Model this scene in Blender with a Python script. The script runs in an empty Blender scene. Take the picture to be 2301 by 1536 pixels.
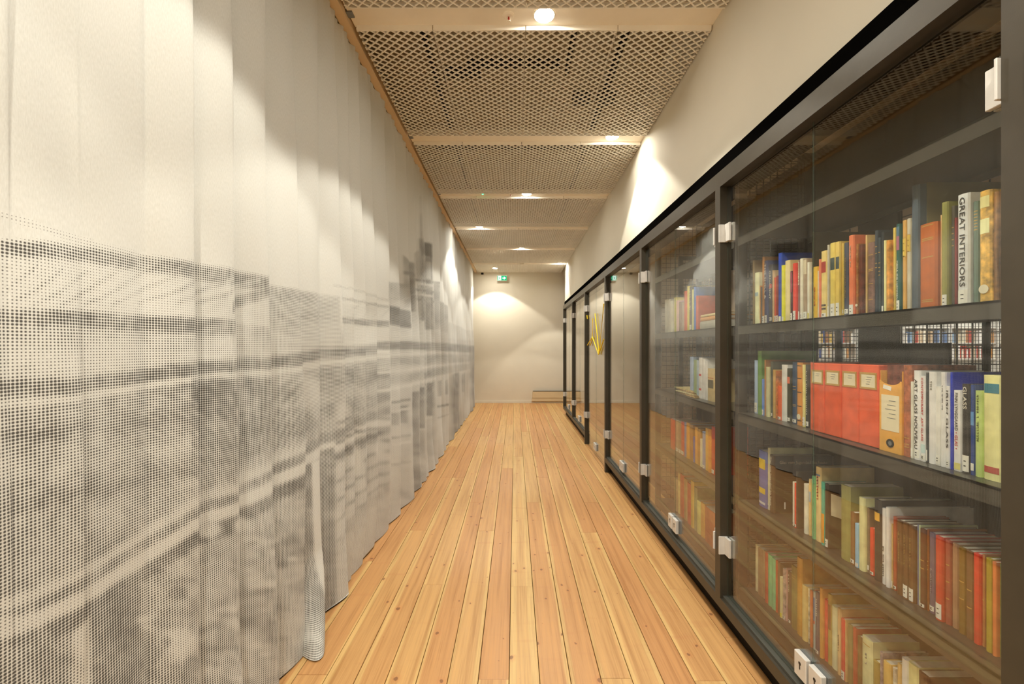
import bpy, bmesh, math, random
import numpy as np
from mathutils import Vector, Matrix

random.seed(7)
SC = bpy.context.scene
COL = SC.collection
PI = math.pi

# ------------------------------------------------------------------ camera, light, exposure
F, CX, CY, EYE = 960.0, 1157.0, 780.0, 1.30        # focal length and principal point in photo pixels, eye height


def P(px, py, y):
    """The point at depth y seen at photo pixel (px, py)."""
    return Vector(((px - CX) * y / F, y, EYE - (py - CY) * y / F))


cam_data = bpy.data.cameras.new('camera')
cam = bpy.data.objects.new('camera', cam_data)
COL.objects.link(cam)
cam.location = (0, 0, EYE)
cam.rotation_euler = (PI / 2, 0, 0)
cam_data.sensor_width = 36.0
cam_data.sensor_fit = 'HORIZONTAL'
cam_data.lens = F / 2301.0 * 36.0
cam_data.shift_x = -(CX - 1150.5) / 2301.0
cam_data.shift_y = (CY - 768.0) / 2301.0
cam_data.clip_start = 0.02
SC.camera = cam

world = bpy.data.worlds.new('world')
SC.world = world
world.use_nodes = True
world.node_tree.nodes['Background'].inputs[0].default_value = (1.0, 0.85, 0.68, 1)
world.node_tree.nodes['Background'].inputs[1].default_value = 0.02

SC.view_settings.view_transform = 'Standard'
SC.view_settings.look = 'None'
SC.view_settings.exposure = 0.55
SC.view_settings.gamma = 1.0
SC.view_settings.use_curve_mapping = False
SC.cycles.max_bounces = 10
SC.cycles.diffuse_bounces = 6
SC.cycles.glossy_bounces = 5
SC.cycles.transparent_max_bounces = 32
SC.cycles.sample_clamp_indirect = 6.0
SC.cycles.caustics_reflective = False
SC.cycles.caustics_refractive = False

LAMP_W = 56.0                     # watts of each corridor downlight
LAMP_RGB = (1.0, 0.953, 0.84)
LIB_STRENGTH = 36.0                # library ceiling panels
LIB_RGB = (1.0, 0.95, 0.86)


# ------------------------------------------------------------------ helpers
def lin(c):
    out = []
    for v in c[:3]:
        v = v / 255.0
        out.append(v / 12.92 if v <= 0.04045 else ((v + 0.055) / 1.055) ** 2.4)
    return tuple(out) + (1.0,)


def obj(name, bm, mat=None, parent=None, smooth=False, loc=None):
    me = bpy.data.meshes.new(name)
    bm.to_mesh(me)
    bm.free()
    if smooth:
        for p in me.polygons:
            p.use_smooth = True
    return link(name, me, mat, parent, loc)


def link(name, me, mat=None, parent=None, loc=None):
    o = bpy.data.objects.new(name, me)
    COL.objects.link(o)
    if mat is not None and len(me.materials) == 0:
        for m in (mat if isinstance(mat, (list, tuple)) else [mat]):
            me.materials.append(m)
    if parent is not None:
        o.parent = parent
    if loc is not None:
        o.location = loc
    return o


def empty(name, loc=(0, 0, 0)):
    o = bpy.data.objects.new(name, None)
    COL.objects.link(o)
    o.location = loc
    o.empty_display_size = 0.05
    return o


def tag(o, label=None, cat=None, group=None, kind=None):
    if label:
        o['label'] = label
    if cat:
        o['category'] = cat
    if group:
        o['group'] = group
    if kind:
        o['kind'] = kind
    return o


def box(bm, x0, x1, y0, y1, z0, z1, mi=0):
    vs = [bm.verts.new((x, y, z)) for z in (z0, z1) for y in (y0, y1) for x in (x0, x1)]
    for q in ((0, 2, 3, 1), (4, 5, 7, 6), (0, 1, 5, 4), (2, 6, 7, 3), (0, 4, 6, 2), (1, 3, 7, 5)):
        f = bm.faces.new([vs[i] for i in q])
        f.material_index = mi
    return vs


def boxes(*bs):
    bm = bmesh.new()
    for b in bs:
        box(bm, *b)
    return bm


def bevel(bm, w, seg=2):
    bmesh.ops.bevel(bm, geom=list(bm.edges), offset=w, segments=seg, profile=0.5, affect='EDGES')
    return bm


def tube(bm, pts, r, n=8, cap=True):
    """A round tube along a polyline."""
    rings = []
    pts = [Vector(p) for p in pts]
    for i, p in enumerate(pts):
        d = (pts[min(i + 1, len(pts) - 1)] - pts[max(i - 1, 0)]).normalized()
        a = d.orthogonal().normalized()
        b = d.cross(a)
        rings.append([bm.verts.new(p + (a * math.cos(2 * PI * k / n) + b * math.sin(2 * PI * k / n)) * r) for k in range(n)])
    for i in range(len(rings) - 1):
        for k in range(n):
            bm.faces.new((rings[i][k], rings[i][(k + 1) % n], rings[i + 1][(k + 1) % n], rings[i + 1][k]))
    if cap:
        bm.faces.new(list(reversed(rings[0])))
        bm.faces.new(rings[-1])


def lathe(bm, prof, n=32, loc=(0, 0, 0)):
    """A surface of revolution about z: prof is a list of (r, z)."""
    rings = []
    for r, z in prof:
        if r < 1e-6:
            rings.append([bm.verts.new((loc[0], loc[1], loc[2] + z))])
        else:
            rings.append([bm.verts.new((loc[0] + r * math.cos(2 * PI * k / n), loc[1] + r * math.sin(2 * PI * k / n), loc[2] + z)) for k in range(n)])
    for a, b in zip(rings[:-1], rings[1:]):
        for k in range(n):
            k2 = (k + 1) % n
            if len(a) == 1 and len(b) == 1:
                continue
            if len(a) == 1:
                bm.faces.new((a[0], b[k2], b[k]))
            elif len(b) == 1:
                bm.faces.new((a[k], a[k2], b[0]))
            else:
                bm.faces.new((a[k], a[k2], b[k2], b[k]))


def poly_prism(bm, pts, origin, u, v, w, depth, mi=0):
    """A flat outline (list of (a, b)) in the plane u, v at origin, thickened along w."""
    origin, u, v, w = map(Vector, (origin, u, v, w))
    a = [bm.verts.new(origin + u * p[0] + v * p[1]) for p in pts]
    b = [bm.verts.new(origin + u * p[0] + v * p[1] + w * depth) for p in pts]
    n = len(pts)
    bm.faces.new(list(reversed(a))).material_index = mi
    bm.faces.new(b).material_index = mi
    for i in range(n):
        bm.faces.new((a[i], a[(i + 1) % n], b[(i + 1) % n], b[i])).material_index = mi


# ------------------------------------------------------------------ materials
class NT:
    def __init__(self, name):
        self.m = bpy.data.materials.new(name)
        self.m.use_nodes = True
        self.t = self.m.node_tree
        self.t.nodes.clear()
        self.out = self.t.nodes.new('ShaderNodeOutputMaterial')

    def n(self, kind, **kw):
        nd = self.t.nodes.new('ShaderNode' + kind)
        for k, v in kw.items():
            if k.startswith('i_'):
                nd.inputs[k[2:].replace('_', ' ')].default_value = v
            else:
                setattr(nd, k, v)
        return nd

    def l(self, a, b):
        self.t.links.new(a, b)

    def math(self, op, a, b=None, c=None, clamp=False):
        nd = self.n('Math', operation=op, use_clamp=clamp)
        for i, v in enumerate((a, b, c)):
            if v is None:
                continue
            if isinstance(v, (int, float)):
                nd.inputs[i].default_value = v
            else:
                self.l(v, nd.inputs[i])
        return nd.outputs[0]

    def mix(self, fac, a, b, mode='MIX'):
        nd = self.n('Mix', data_type='RGBA', blend_type=mode)
        for s, v in ((nd.inputs[0], fac), (nd.inputs[6], a), (nd.inputs[7], b)):
            if isinstance(v, (int, float)):
                s.default_value = v
            elif isinstance(v, tuple):
                s.default_value = v
            else:
                self.l(v, s)
        return nd.outputs[2]

    def ramp(self, fac, stops):
        nd = self.n('ValToRGB')
        e = nd.color_ramp.elements
        while len(e) < len(stops):
            e.new(0.5)
        for el, (p, c) in zip(e, stops):
            el.position = p
            el.color = c if isinstance(c, tuple) else (c, c, c, 1)
        self.l(fac, nd.inputs[0])
        return nd.outputs[0]

    def principled(self, col, rough=0.5, metal=0.0, spec=0.5, bump=None, strength=0.2, dist=0.002):
        b = self.n('BsdfPrincipled')
        if isinstance(col, tuple):
            b.inputs['Base Color'].default_value = col
        else:
            self.l(col, b.inputs['Base Color'])
        if isinstance(rough, (int, float)):
            b.inputs['Roughness'].default_value = rough
        else:
            self.l(rough, b.inputs['Roughness'])
        b.inputs['Metallic'].default_value = metal
        b.inputs['Specular IOR Level'].default_value = spec
        if bump is not None:
            bp = self.n('Bump', i_Strength=strength, i_Distance=dist)
            self.l(bump, bp.inputs['Height'])
            self.l(bp.outputs[0], b.inputs['Normal'])
        self.l(b.outputs[0], self.out.inputs[0])
        return b


def paint(name, rgb, rough=0.6, spec=0.3, var=0.05, scale=6.0, fine=180.0, bump=0.08):
    t = NT(name)
    tc = t.n('TexCoord')
    n1 = t.n('TexNoise', i_Scale=scale, i_Detail=4.0)
    t.l(tc.outputs['Object'], n1.inputs['Vector'])
    n2 = t.n('TexNoise', i_Scale=fine, i_Detail=2.0)
    t.l(tc.outputs['Object'], n2.inputs['Vector'])
    c = lin(rgb)
    d = tuple(v * (1 - var * 2) for v in c[:3]) + (1,)
    u = tuple(min(1, v * (1 + var)) for v in c[:3]) + (1,)
    t.principled(t.ramp(n1.outputs[0], [(0.3, d), (0.7, u)]), rough, 0, spec, n2.outputs[0], bump, 0.001)
    return t.m


M = {}
M['wall'] = paint('warm white wall paint', (219, 212, 195), 0.75, 0.2, 0.015, 2.0, 260, 0.05)
M['white_trim'] = paint('off white trim paint', (215, 208, 192), 0.5, 0.3, 0.02)
M['ceiling_mesh'] = paint('cream powder coated mesh', (250, 245, 234), 0.5, 0.35, 0.02)
M['ceiling_strip'] = paint('cream ceiling strip paint', (250, 242, 226), 0.6, 0.3, 0.02)
M['plenum'] = paint('plenum paint', (158, 144, 120), 0.85, 0.1, 0.08, 1.5)
M['duct'] = paint('dark duct', (38, 35, 31), 0.8, 0.1, 0.05)
M['rail'] = paint('curtain rail paint', (222, 196, 158), 0.5, 0.3, 0.02)
M['frame'] = paint('dark bronze powder coat', (60, 54, 43), 0.42, 0.5, 0.05, 20, 400, 0.08)
M['toe'] = paint('black toe kick', (16, 14, 12), 0.7, 0.2, 0.05)
M['black'] = paint('flat black', (10, 9, 8), 1.0, 0.0, 0.02)
M['gasket'] = paint('grey green gasket', (70, 70, 63), 0.5, 0.4, 0.03)
M['shelf'] = paint('grey shelf enamel', (70, 67, 60), 0.28, 0.5, 0.04, 8, 300, 0.05)
M['bookcase_dark'] = paint('dark grey shelf upright enamel', (38, 35, 30), 0.45, 0.4, 0.04)
M['wire'] = paint('black wire', (20, 19, 17), 0.5, 0.4, 0.02)
M['steel'] = paint('satin hinge metal', (205, 202, 196), 0.3, 0.6, 0.03, 30)
M['steel_dark'] = paint('keyhole black', (18, 18, 18), 0.4, 0.4, 0.02)
M['grey_metal'] = paint('grey lock side metal', (120, 124, 126), 0.35, 0.6, 0.03, 30)
M['yellow'] = paint('yellow ribbon', (250, 216, 30), 0.6, 0.3, 0.04, 40)
M['pages'] = paint('book pages', (240, 236, 224), 0.85, 0.1, 0.05, 60, 500, 0.1)
M['label'] = paint('call number label', (240, 238, 228), 0.6, 0.2, 0.02, 40)
M['cream_paper'] = paint('cream label paper', (236, 226, 196), 0.7, 0.2, 0.03, 40)
M['gilt'] = paint('gilt stamping', (196, 158, 84), 0.4, 0.5, 0.06, 60)
M['lib_shelf'] = paint('library shelf white', (225, 224, 220), 0.5, 0.3, 0.02)
M['lib_floor'] = paint('library floor', (120, 92, 62), 0.5, 0.3, 0.06)
M['dark_cabinet'] = paint('dark library cabinet', (40, 36, 30), 0.6, 0.3, 0.05)
M['sign_white'] = paint('white plate', (235, 235, 230), 0.4, 0.4, 0.01)
M['red_glass'] = paint('red sprinkler bulb', (150, 20, 16), 0.2, 0.6, 0.02)
M['convector'] = paint('cream convector enamel', (216, 196, 158), 0.5, 0.35, 0.02)
M['black_plastic'] = paint('black plastic', (22, 22, 22), 0.4, 0.4, 0.02)


def emission(name, rgb, strength):
    t = NT(name)
    e = t.n('Emission', i_Strength=strength)
    e.inputs['Color'].default_value = rgb + (1,)
    t.l(e.outputs[0], t.out.inputs[0])
    return t.m


M['lamp_lens'] = emission('downlight lens', (1.0, 0.953, 0.84), 215.0)
M['lib_panel'] = emission('library light panel', LIB_RGB, LIB_STRENGTH)
M['sign_green'] = emission('backlit exit green', lin((30, 175, 110))[:3], 1.0)
M['sign_light'] = emission('backlit exit white', (0.82, 1.0, 0.95), 1.2)
M['led'] = emission('green led', (0.1, 1.0, 0.3), 3.0)


def make_glass():
    t = NT('clear pane glass')
    geo = t.n('NewGeometry')
    ior = t.math('SUBTRACT', 1.70, t.math('MULTIPLY', geo.outputs['Backfacing'], 1.70 - 1 / 1.70))
    fr = t.n('Fresnel')
    t.l(ior, fr.inputs['IOR'])
    tr = t.n('BsdfTransparent')
    tr.inputs[0].default_value = (0.97, 0.975, 0.955, 1)
    gl = t.n('BsdfGlossy', i_Roughness=0.0)
    gl.inputs['Color'].default_value = (1, 1, 1, 1)
    mx = t.n('MixShader')
    t.l(fr.outputs[0], mx.inputs[0])
    t.l(tr.outputs[0], mx.inputs[1])
    t.l(gl.outputs[0], mx.inputs[2])
    t.l(mx.outputs[0], t.out.inputs[0])
    return t.m


M['glass'] = make_glass()


def make_edge():
    t = NT('green glass edge')
    tr = t.n('BsdfTransparent')
    tr.inputs[0].default_value = (0.86, 0.90, 0.87, 1)
    df = t.n('BsdfPrincipled', i_Roughness=0.25)
    df.inputs['Base Color'].default_value = lin((120, 140, 126))
    mx = t.n('MixShader', i_Fac=0.16)
    t.l(tr.outputs[0], mx.inputs[1])
    t.l(df.outputs[0], mx.inputs[2])
    t.l(mx.outputs[0], t.out.inputs[0])
    return t.m


M['glass_edge'] = make_edge()


def make_wood():
    """Floor boards: object colour R mixes yellow to salmon, G and B are the widths of the pale sapwood at the left and right edge."""
    t = NT('oiled pine boards')
    tc = t.n('TexCoord')
    oi = t.n('ObjectInfo')
    sep = t.n('SeparateColor')
    t.l(oi.outputs['Color'], sep.inputs[0])
    off = t.n('VectorMath', operation='SCALE')
    off.inputs[0].default_value = (17.3, 41.7, 9.1)
    t.l(oi.outputs['Random'], off.inputs['Scale'])
    add = t.n('VectorMath', operation='ADD')
    t.l(tc.outputs['Object'], add.inputs[0])
    t.l(off.outputs[0], add.inputs[1])

    def stretched(sx, sy):
        mp = t.n('Mapping')
        mp.inputs['Scale'].default_value = (sx, sy, 1)
        t.l(add.outputs[0], mp.inputs['Vector'])
        return mp.outputs[0]

    grain = t.n('TexNoise', i_Scale=1.0, i_Detail=5.0, i_Roughness=0.6)
    t.l(stretched(46, 1.3), grain.inputs['Vector'])
    fine = t.n('TexNoise', i_Scale=1.0, i_Detail=3.0)
    t.l(stretched(230, 4.0), fine.inputs['Vector'])
    wave = t.n('TexNoise', i_Scale=1.0, i_Detail=2.0)
    t.l(stretched(3.0, 1.5), wave.inputs['Vector'])
    base = t.mix(sep.outputs[0], lin((195, 156, 100)), lin((183, 133, 84)))
    tone = t.math('ADD', t.math('MULTIPLY', grain.outputs[0], 0.65), t.math('MULTIPLY', fine.outputs[0], 0.35))
    shade = t.ramp(tone, [(0.34, (0.74, 0.66, 0.58, 1)), (0.52, (1.0, 1.0, 1.0, 1)), (0.70, (1.14, 1.12, 1.06, 1))])
    col = t.mix(1.0, base, shade, 'MULTIPLY')
    # sapwood: the pale band wanders a little along the board
    sx = t.n('SeparateXYZ')
    t.l(tc.outputs['Object'], sx.inputs[0])
    u = t.math('ADD', t.math('DIVIDE', sx.outputs[0], 0.1204), 0.5)
    u = t.math('ADD', u, t.math('MULTIPLY', t.math('SUBTRACT', wave.outputs[0], 0.5), 0.22))
    left = t.math('SUBTRACT', sep.outputs[1], u)
    right = t.math('SUBTRACT', sep.outputs[2], t.math('SUBTRACT', 1.0, u))
    sap = t.math('MULTIPLY', t.math('MULTIPLY', t.math('MAXIMUM', left, right), 16.0, clamp=True), 0.8)
    col = t.mix(sap, col, t.mix(1.0, lin((202, 168, 110)), shade, 'MULTIPLY'))
    # knots: small dark ovals, often in whorls across the board
    vo = t.n('TexVoronoi', i_Scale=1.0, voronoi_dimensions='2D')
    wob = t.n('TexNoise', i_Scale=1.0, i_Detail=2.0)
    t.l(stretched(70, 30), wob.inputs['Vector'])
    wv = t.n('VectorMath', operation='MULTIPLY_ADD')
    t.l(wob.outputs['Color'], wv.inputs[0])
    wv.inputs[1].default_value = (0.16, 0.16, 0)
    t.l(stretched(13, 10.5), wv.inputs[2])
    t.l(wv.outputs[0], vo.inputs['Vector'])
    wn = t.n('TexWhiteNoise', noise_dimensions='3D')
    t.l(vo.outputs['Position'], wn.inputs['Vector'])
    size = t.math('MULTIPLY', t.math('SUBTRACT', wn.outputs[0], 0.80, clamp=True), 0.70)
    knot = t.math('MULTIPLY', t.math('SUBTRACT', size, vo.outputs['Distance']), 26.0, clamp=True)
    halo = t.math('MULTIPLY', t.math('SUBTRACT', t.math('MULTIPLY', size, 2.6), vo.outputs['Distance']), 4.0, clamp=True)
    col = t.mix(t.math('MULTIPLY', halo, 0.35), col, lin((186, 118, 70)))
    col = t.mix(t.math('MULTIPLY', knot, 0.7), col, lin((104, 68, 46)))
    # faint bands across the boards
    band = t.n('TexNoise', i_Scale=1.0, i_Detail=1.0)
    t.l(stretched(4.0, 22.0), band.inputs['Vector'])
    col = t.mix(t.math('MULTIPLY', t.math('SUBTRACT', band.outputs[0], 0.63, clamp=True), 1.1, clamp=True), col, lin((170, 110, 72)))
    t.principled(col, t.ramp(fine.outputs[0], [(0.3, 0.36), (0.7, 0.5)]), 0, 0.35, fine.outputs[0], 0.08, 0.001)
    return t.m


M['wood'] = make_wood()
M['floor_gap'] = paint('dark floor gap', (58, 38, 22), 0.9, 0.1, 0.05)


def make_cover(name, rough=0.55, weave=0.0):
    """Book cloth or paper in the object's own colour, with light wear."""
    t = NT(name)
    tc = t.n('TexCoord')
    oi = t.n('ObjectInfo')
    off = t.n('VectorMath', operation='SCALE')
    off.inputs[0].default_value = (7.1, 3.7, 5.3)
    t.l(oi.outputs['Random'], off.inputs['Scale'])
    add = t.n('VectorMath', operation='ADD')
    t.l(tc.outputs['Object'], add.inputs[0])
    t.l(off.outputs[0], add.inputs[1])
    n1 = t.n('TexNoise', i_Scale=26.0 if not weave else 60.0, i_Detail=5.0)
    t.l(add.outputs[0], n1.inputs['Vector'])
    n2 = t.n('TexNoise', i_Scale=420.0, i_Detail=1.0)
    t.l(add.outputs[0], n2.inputs['Vector'])
    lo, hi = (0.82, 1.08) if not weave else (0.45, 1.35)
    sh = t.ramp(n1.outputs[0], [(0.3, (lo, lo, lo, 1)), (0.7, (hi, hi, hi, 1))])
    t.principled(t.mix(1.0, oi.outputs['Color'], sh, 'MULTIPLY'), rough, 0, 0.4, n2.outputs[0], 0.15, 0.0008)
    return t.m


M['cover'] = make_cover('book cover')
M['leather'] = make_cover('mottled leather cover', 0.4, 1.0)
M['band'] = make_cover('printed band', 0.5)


def make_cloth():
    """Curtain cloth: pale weave with a halftone print. 'ink' is the printed tone, UV is in metres of cloth."""
    t = NT('halftone printed curtain cloth')
    at = t.n('Attribute', attribute_name='ink')
    uv = t.n('UVMap', uv_map='cloth')
    sep = t.n('SeparateXYZ')
    t.l(uv.outputs[0], sep.inputs[0])
    pitch = 0.0066

    def tri(o):
        f = t.math('FRACT', t.math('DIVIDE', o, pitch))
        return t.math('SUBTRACT', f, 0.5)

    a, b = tri(sep.outputs[0]), tri(sep.outputs[1])
    r = t.math('SQRT', t.math('ADD', t.math('MULTIPLY', a, a), t.math('MULTIPLY', b, b)))
    rad = t.math('SQRT', t.math('MULTIPLY', at.outputs['Fac'], 0.3183))
    dot = t.math('MULTIPLY', t.math('ADD', t.math('SUBTRACT', rad, r), 0.13), 3.8, clamp=True)
    dot = t.math('MULTIPLY', dot, t.math('MULTIPLY', t.math('SUBTRACT', at.outputs['Fac'], 0.012), 60.0, clamp=True))
    wn = t.n('TexNoise', i_Scale=1.0, i_Detail=3.0)
    mp = t.n('Mapping')
    mp.inputs['Scale'].default_value = (420, 90, 1)
    t.l(uv.outputs[0], mp.inputs['Vector'])
    t.l(mp.outputs[0], wn.inputs['Vector'])
    w2 = t.n('TexNoise', i_Scale=7.0, i_Detail=5.0)
    t.l(uv.outputs[0], w2.inputs['Vector'])
    cloth = t.ramp(wn.outputs[0], [(0.3, lin((200, 200, 194))), (0.7, lin((211, 211, 206)))])
    col = t.mix(dot, cloth, lin((74, 72, 68)))
    h = t.math('ADD', t.math('MULTIPLY', wn.outputs[0], 0.12), w2.outputs[0])
    b = t.principled(col, 0.9, 0, 0.1, h, 0.06, 0.015)
    b.inputs['Sheen Weight'].default_value = 0.1
    return t.m


M['cloth'] = make_cloth()

# ------------------------------------------------------------------ the room
ZC = EYE + 1.747                    # underside of the mesh ceiling
XW, ZW = 1.09, 2.285                # face and foot of the wall above the cabinets
YE = 9.98                           # end wall
YB0 = -3.6                          # wall behind the camera

tag(obj('wall_end', boxes((-1.5, 12.2, YE, YE + 0.15, -0.02, 3.9)), M['wall']), kind='structure')
tag(obj('wall_left', boxes((-1.45, -1.25, YB0, YE, -0.02, 3.9)), M['wall']), kind='structure')
tag(obj('wall_right', boxes((XW, XW + 0.30, YB0, 9.3, ZW, 3.9)), M['wall']), kind='structure')
tag(obj('wall_right_near', boxes((1.0, 1.35, YB0, -0.50, -0.02, ZW)), M['wall']), kind='structure')
tag(obj('wall_back', boxes((-1.5, 12.2, YB0 - 0.15, YB0, -0.02, 3.9)), M['wall']), kind='structure')
tag(obj('wall_library_side', boxes((12.0, 12.2, YB0, YE, -0.02, 3.9)), M['wall']), kind='structure')
tag(obj('baseboard_end', boxes((-1.2, 2.6, YE - 0.014, YE, 0.0, 0.045)), M['white_trim']), kind='structure')
tag(obj('recess_shade_strip', boxes((XW - 0.014, XW + 0.1, -0.5, 9.28, 2.10, ZW)), M['black']), kind='structure')       # shade of the recess between cabinets and wall, put in as a black strip

# ceiling: a slab above, flat cream strips, and hung trays of expanded metal mesh
ceiling = tag(obj('ceiling', boxes((-1.5, XW + 0.1, YB0, YE, 3.42, 3.6)), M['plenum']), kind='structure')
STRIPS = [2.2825 + 1.33 * k for k in range(-4, 6)]       # centre lines of the strips
for y in STRIPS:
    obj('ceiling_strip', boxes((-0.885, XW + 0.01, y - 0.085, y + 0.085, ZC + 0.028, ZC + 0.05)), M['ceiling_strip'], ceiling)
for x0, x1, y0, y1, z0, z1 in ((-0.62, -0.59, -3, 9.6, 3.34, 3.40), (0.37, 0.395, 2.45, 3.15, 3.30, 3.36), (-0.35, 0.33, 3.10, 3.13, 3.34, 3.40), (-0.52, -0.25, 3.08, 3.14, 3.27, 3.33),
                              (0.74, 0.84, 2.44, 2.52, 3.20, 3.27), (0.45, 0.58, 3.28, 3.36, 3.2, 3.27), (0.64, 0.78, 3.28, 3.36, 3.2, 3.27),
                              (-0.8, 0.9, 4.3, 4.33, 3.3, 3.38), (-0.8, 0.9, 5.6, 5.63, 3.3, 3.38), (0.70, 0.73, -3, 9.6, 3.3, 3.36)):
    obj('ceiling_duct', boxes((x0, x1, y0, y1, z0, z1)), M['duct'], ceiling)


def mesh_tray(w, ln, phase):
    """One ceiling tray: expanded metal diamonds, turned up at the near and far edge."""
    bm = bmesh.new()
    cx, cy, sw, sh = 0.0576, 0.0486, 0.0066, 0.006

    def bar(p, q):
        d = (q - p)
        n = Vector((-d.y, d.x, 0)).normalized() * (sw / 2)
        up = Vector((0, 0, sh))
        a = [bm.verts.new(v) for v in (p - n, p + n, q + n, q - n)]
        b = [bm.verts.new(v.co + up) for v in a]
        for f in ((a[0], a[3], a[2], a[1]), (b[0], b[1], b[2], b[3]), (a[0], b[0], b[3], a[3]), (a[1], a[2], b[2], b[1])):
            bm.faces.new(f)

    for s in (1, -1):
        # lines  y = s * (cy / cx) * (x - c), clipped to the tray
        k = cy / cx
        n_lo, n_hi = -int(ln / cy) - 3, int(w / cx) + int(ln / cy) + 4
        for i in range(n_lo, n_hi):
            c = i * cx + phase
            x_at0, x_atl = c, c + s * ln / k
            xa, xb = max(0.0, min(x_at0, x_atl)), min(w, max(x_at0, x_atl))
            if xb - xa < 0.004:
                continue
            bar(Vector((xa, s * k * (xa - c), 0)), Vector((xb, s * k * (xb - c), 0)))
    # turned-up edges and the solid rims they leave
    box(bm, 0, w, -0.004, 0.0, 0.0, 0.034)
    box(bm, 0, w, 0.0, 0.007, 0.0, 0.004)
    box(bm, 0, w, ln, ln + 0.002, 0.006, 0.034)
    box(bm, 0, w, ln - 0.006, ln, 0.0, 0.004)
    box(bm, 0, 0.0014, 0, ln, 0.012, 0.03)
    box(bm, w - 0.0014, w, 0, ln, 0.012, 0.03)
    me = bpy.data.meshes.new('mesh_panel')
    bm.to_mesh(me)
    bm.free()
    return me


SEAMS = [-0.876, -0.453, 0.059, 0.568, 1.086]
trays = [mesh_tray(SEAMS[i + 1] - SEAMS[i] - 0.005, 1.178, -SEAMS[i] % 0.0576) for i in range(4)]
for y in STRIPS:
    for i in range(4):
        ln = 1.0
        o = link('mesh_panel', trays[i], M['ceiling_mesh'], ceiling, (SEAMS[i] + 0.0025, y + 0.075, ZC))
        if y > 8.8:
            o.scale.y = 0.985 / 1.178

# rail that carries the curtain, along the left edge of the ceiling
rail = tag(obj('curtain_rail', boxes((-0.945, -0.893, YB0 + 0.1, YE - 0.01, ZC - 0.003, ZC + 0.05)), M['rail']),
           'long peach painted rail along the ceiling above the printed curtain', 'curtain rail')
for y in STRIPS:
    obj('bracket', boxes((-0.93, -0.86, y - 0.03, y + 0.012, ZC + 0.02, ZC + 0.045)), M['grey_metal'], rail)

# downlights
LAMPS = [(-3.02, 0.14), (-1.71, 0.14), (-0.38, 0.30), (-0.38, -0.40), (0.95, 0.0), (2.2825, 0.157), (3.60, 0.82), (4.94, 0.136), (6.27, -0.526),
         (7.60, 0.12), (8.93, 0.93), (9.43, -0.44)]
NAMES = {5: 'large round downlight glowing white beside the red sprinkler bulb', 6: 'round downlight near the right wall, over the bright arc of light',
         7: 'round downlight in the third ceiling strip, mid corridor', 8: 'round downlight close to the curtain, above the narrow arc on its folds',
         9: 'small round downlight in the fifth ceiling strip, mid corridor',
         10: 'farthest downlight on the right, above the last arc on the wall', 11: 'round downlight over the arc of light on the end wall',
         0: 'downlight four strips behind the viewer', 1: 'downlight three strips behind the viewer', 2: 'downlight just behind the viewer near the cabinets',
         3: 'downlight just behind the viewer near the curtain', 4: 'downlight straight above the viewer'}
bm = bmesh.new()
lathe(bm, [(0.053, -0.002), (0.060, -0.002), (0.062, 0.000), (0.062, 0.010), (0.053, 0.010), (0.053, -0.002)], 32)
ring_me = bpy.data.meshes.new('trim_ring')
bm.to_mesh(ring_me)
bm.free()
bm = bmesh.new()
lathe(bm, [(0.0, 0.0004), (0.035, 0.0007), (0.0525, 0.0014), (0.0525, 0.009), (0.0, 0.009)], 32)
lens_me = bpy.data.meshes.new('lens')
bm.to_mesh(lens_me)
bm.free()
for i, (y, x) in enumerate(LAMPS):
    t = tag(empty('downlight', (x, y, ZC + 0.0262 if i != 11 else ZC - 0.003)), NAMES[i], 'ceiling light', 'downlights in the corridor ceiling')
    link('trim_ring', ring_me, M['ceiling_strip'], t)
    link('lens', lens_me, M['lamp_lens'], t)
    ld = bpy.data.lights.new('downlight_beam', 'SPOT')
    ld.energy = LAMP_W
    ld.color = LAMP_RGB
    ld.spot_size = math.radians(106 if i != 10 else 78)
    ld.spot_blend = 0.13
    ld.shadow_soft_size = 0.03
    lo = bpy.data.objects.new('downlight_beam', ld)
    COL.objects.link(lo)
    lo.parent = t
    lo.location = (0, 0, -0.035)

# sprinklers, slot, detector
for px, py, y, label in ((1143, 40, 2.285, 'fire sprinkler with a red bulb in the nearest ceiling strip'),
                         (1147, 441, 4.94, 'small fire sprinkler in the third ceiling strip')):
    x = (px - CX) * y / F
    t = tag(empty('fire_sprinkler', (x, y, ZC + 0.028)), label, 'sprinkler')
    bm = bmesh.new()
    lathe(bm, [(0.0, 0.0), (0.032, 0.0), (0.032, -0.004), (0.022, -0.008), (0.0, -0.008)], 24)
    obj('escutcheon', bm, M['ceiling_strip'], t)
    bm = bmesh.new()
    lathe(bm, [(0.0, -0.006), (0.004, -0.010), (0.005, -0.018), (0.0035, -0.026), (0.0, -0.030)], 12)
    obj('bulb', bm, M['red_glass'], t)
    bm = bmesh.new()
    lathe(bm, [(0.0, -0.034), (0.012, -0.034), (0.012, -0.036), (0.0, -0.036)], 12)
    obj('deflector', bm, M['ceiling_strip'], t)
    bm = bmesh.new()
    for s in (-1, 1):
        tube(bm, [(s * 0.010, 0, -0.006), (s * 0.010, 0, -0.022), (0.003 * s, 0, -0.035)], 0.0015, 6)
    obj('yoke', bm, M['ceiling_strip'], t)
t = tag(empty('slot_diffuser', (-0.55, 3.575, ZC + 0.028)), 'thin dark linear air slot in the second ceiling strip', 'air vent')
obj('slot', boxes((-0.19, 0.19, -0.006, 0.006, -0.003, 0.0)), M['duct'], t)
obj('rim', boxes((-0.20, 0.20, -0.012, -0.006, -0.004, 0.0), (-0.20, 0.20, 0.006, 0.012, -0.004, 0.0)), M['ceiling_strip'], t)
t = tag(empty('smoke_detector', (0.14, 8.93, ZC + 0.028)), 'pale round smoke detector in the farthest ceiling strip', 'detector')
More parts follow.
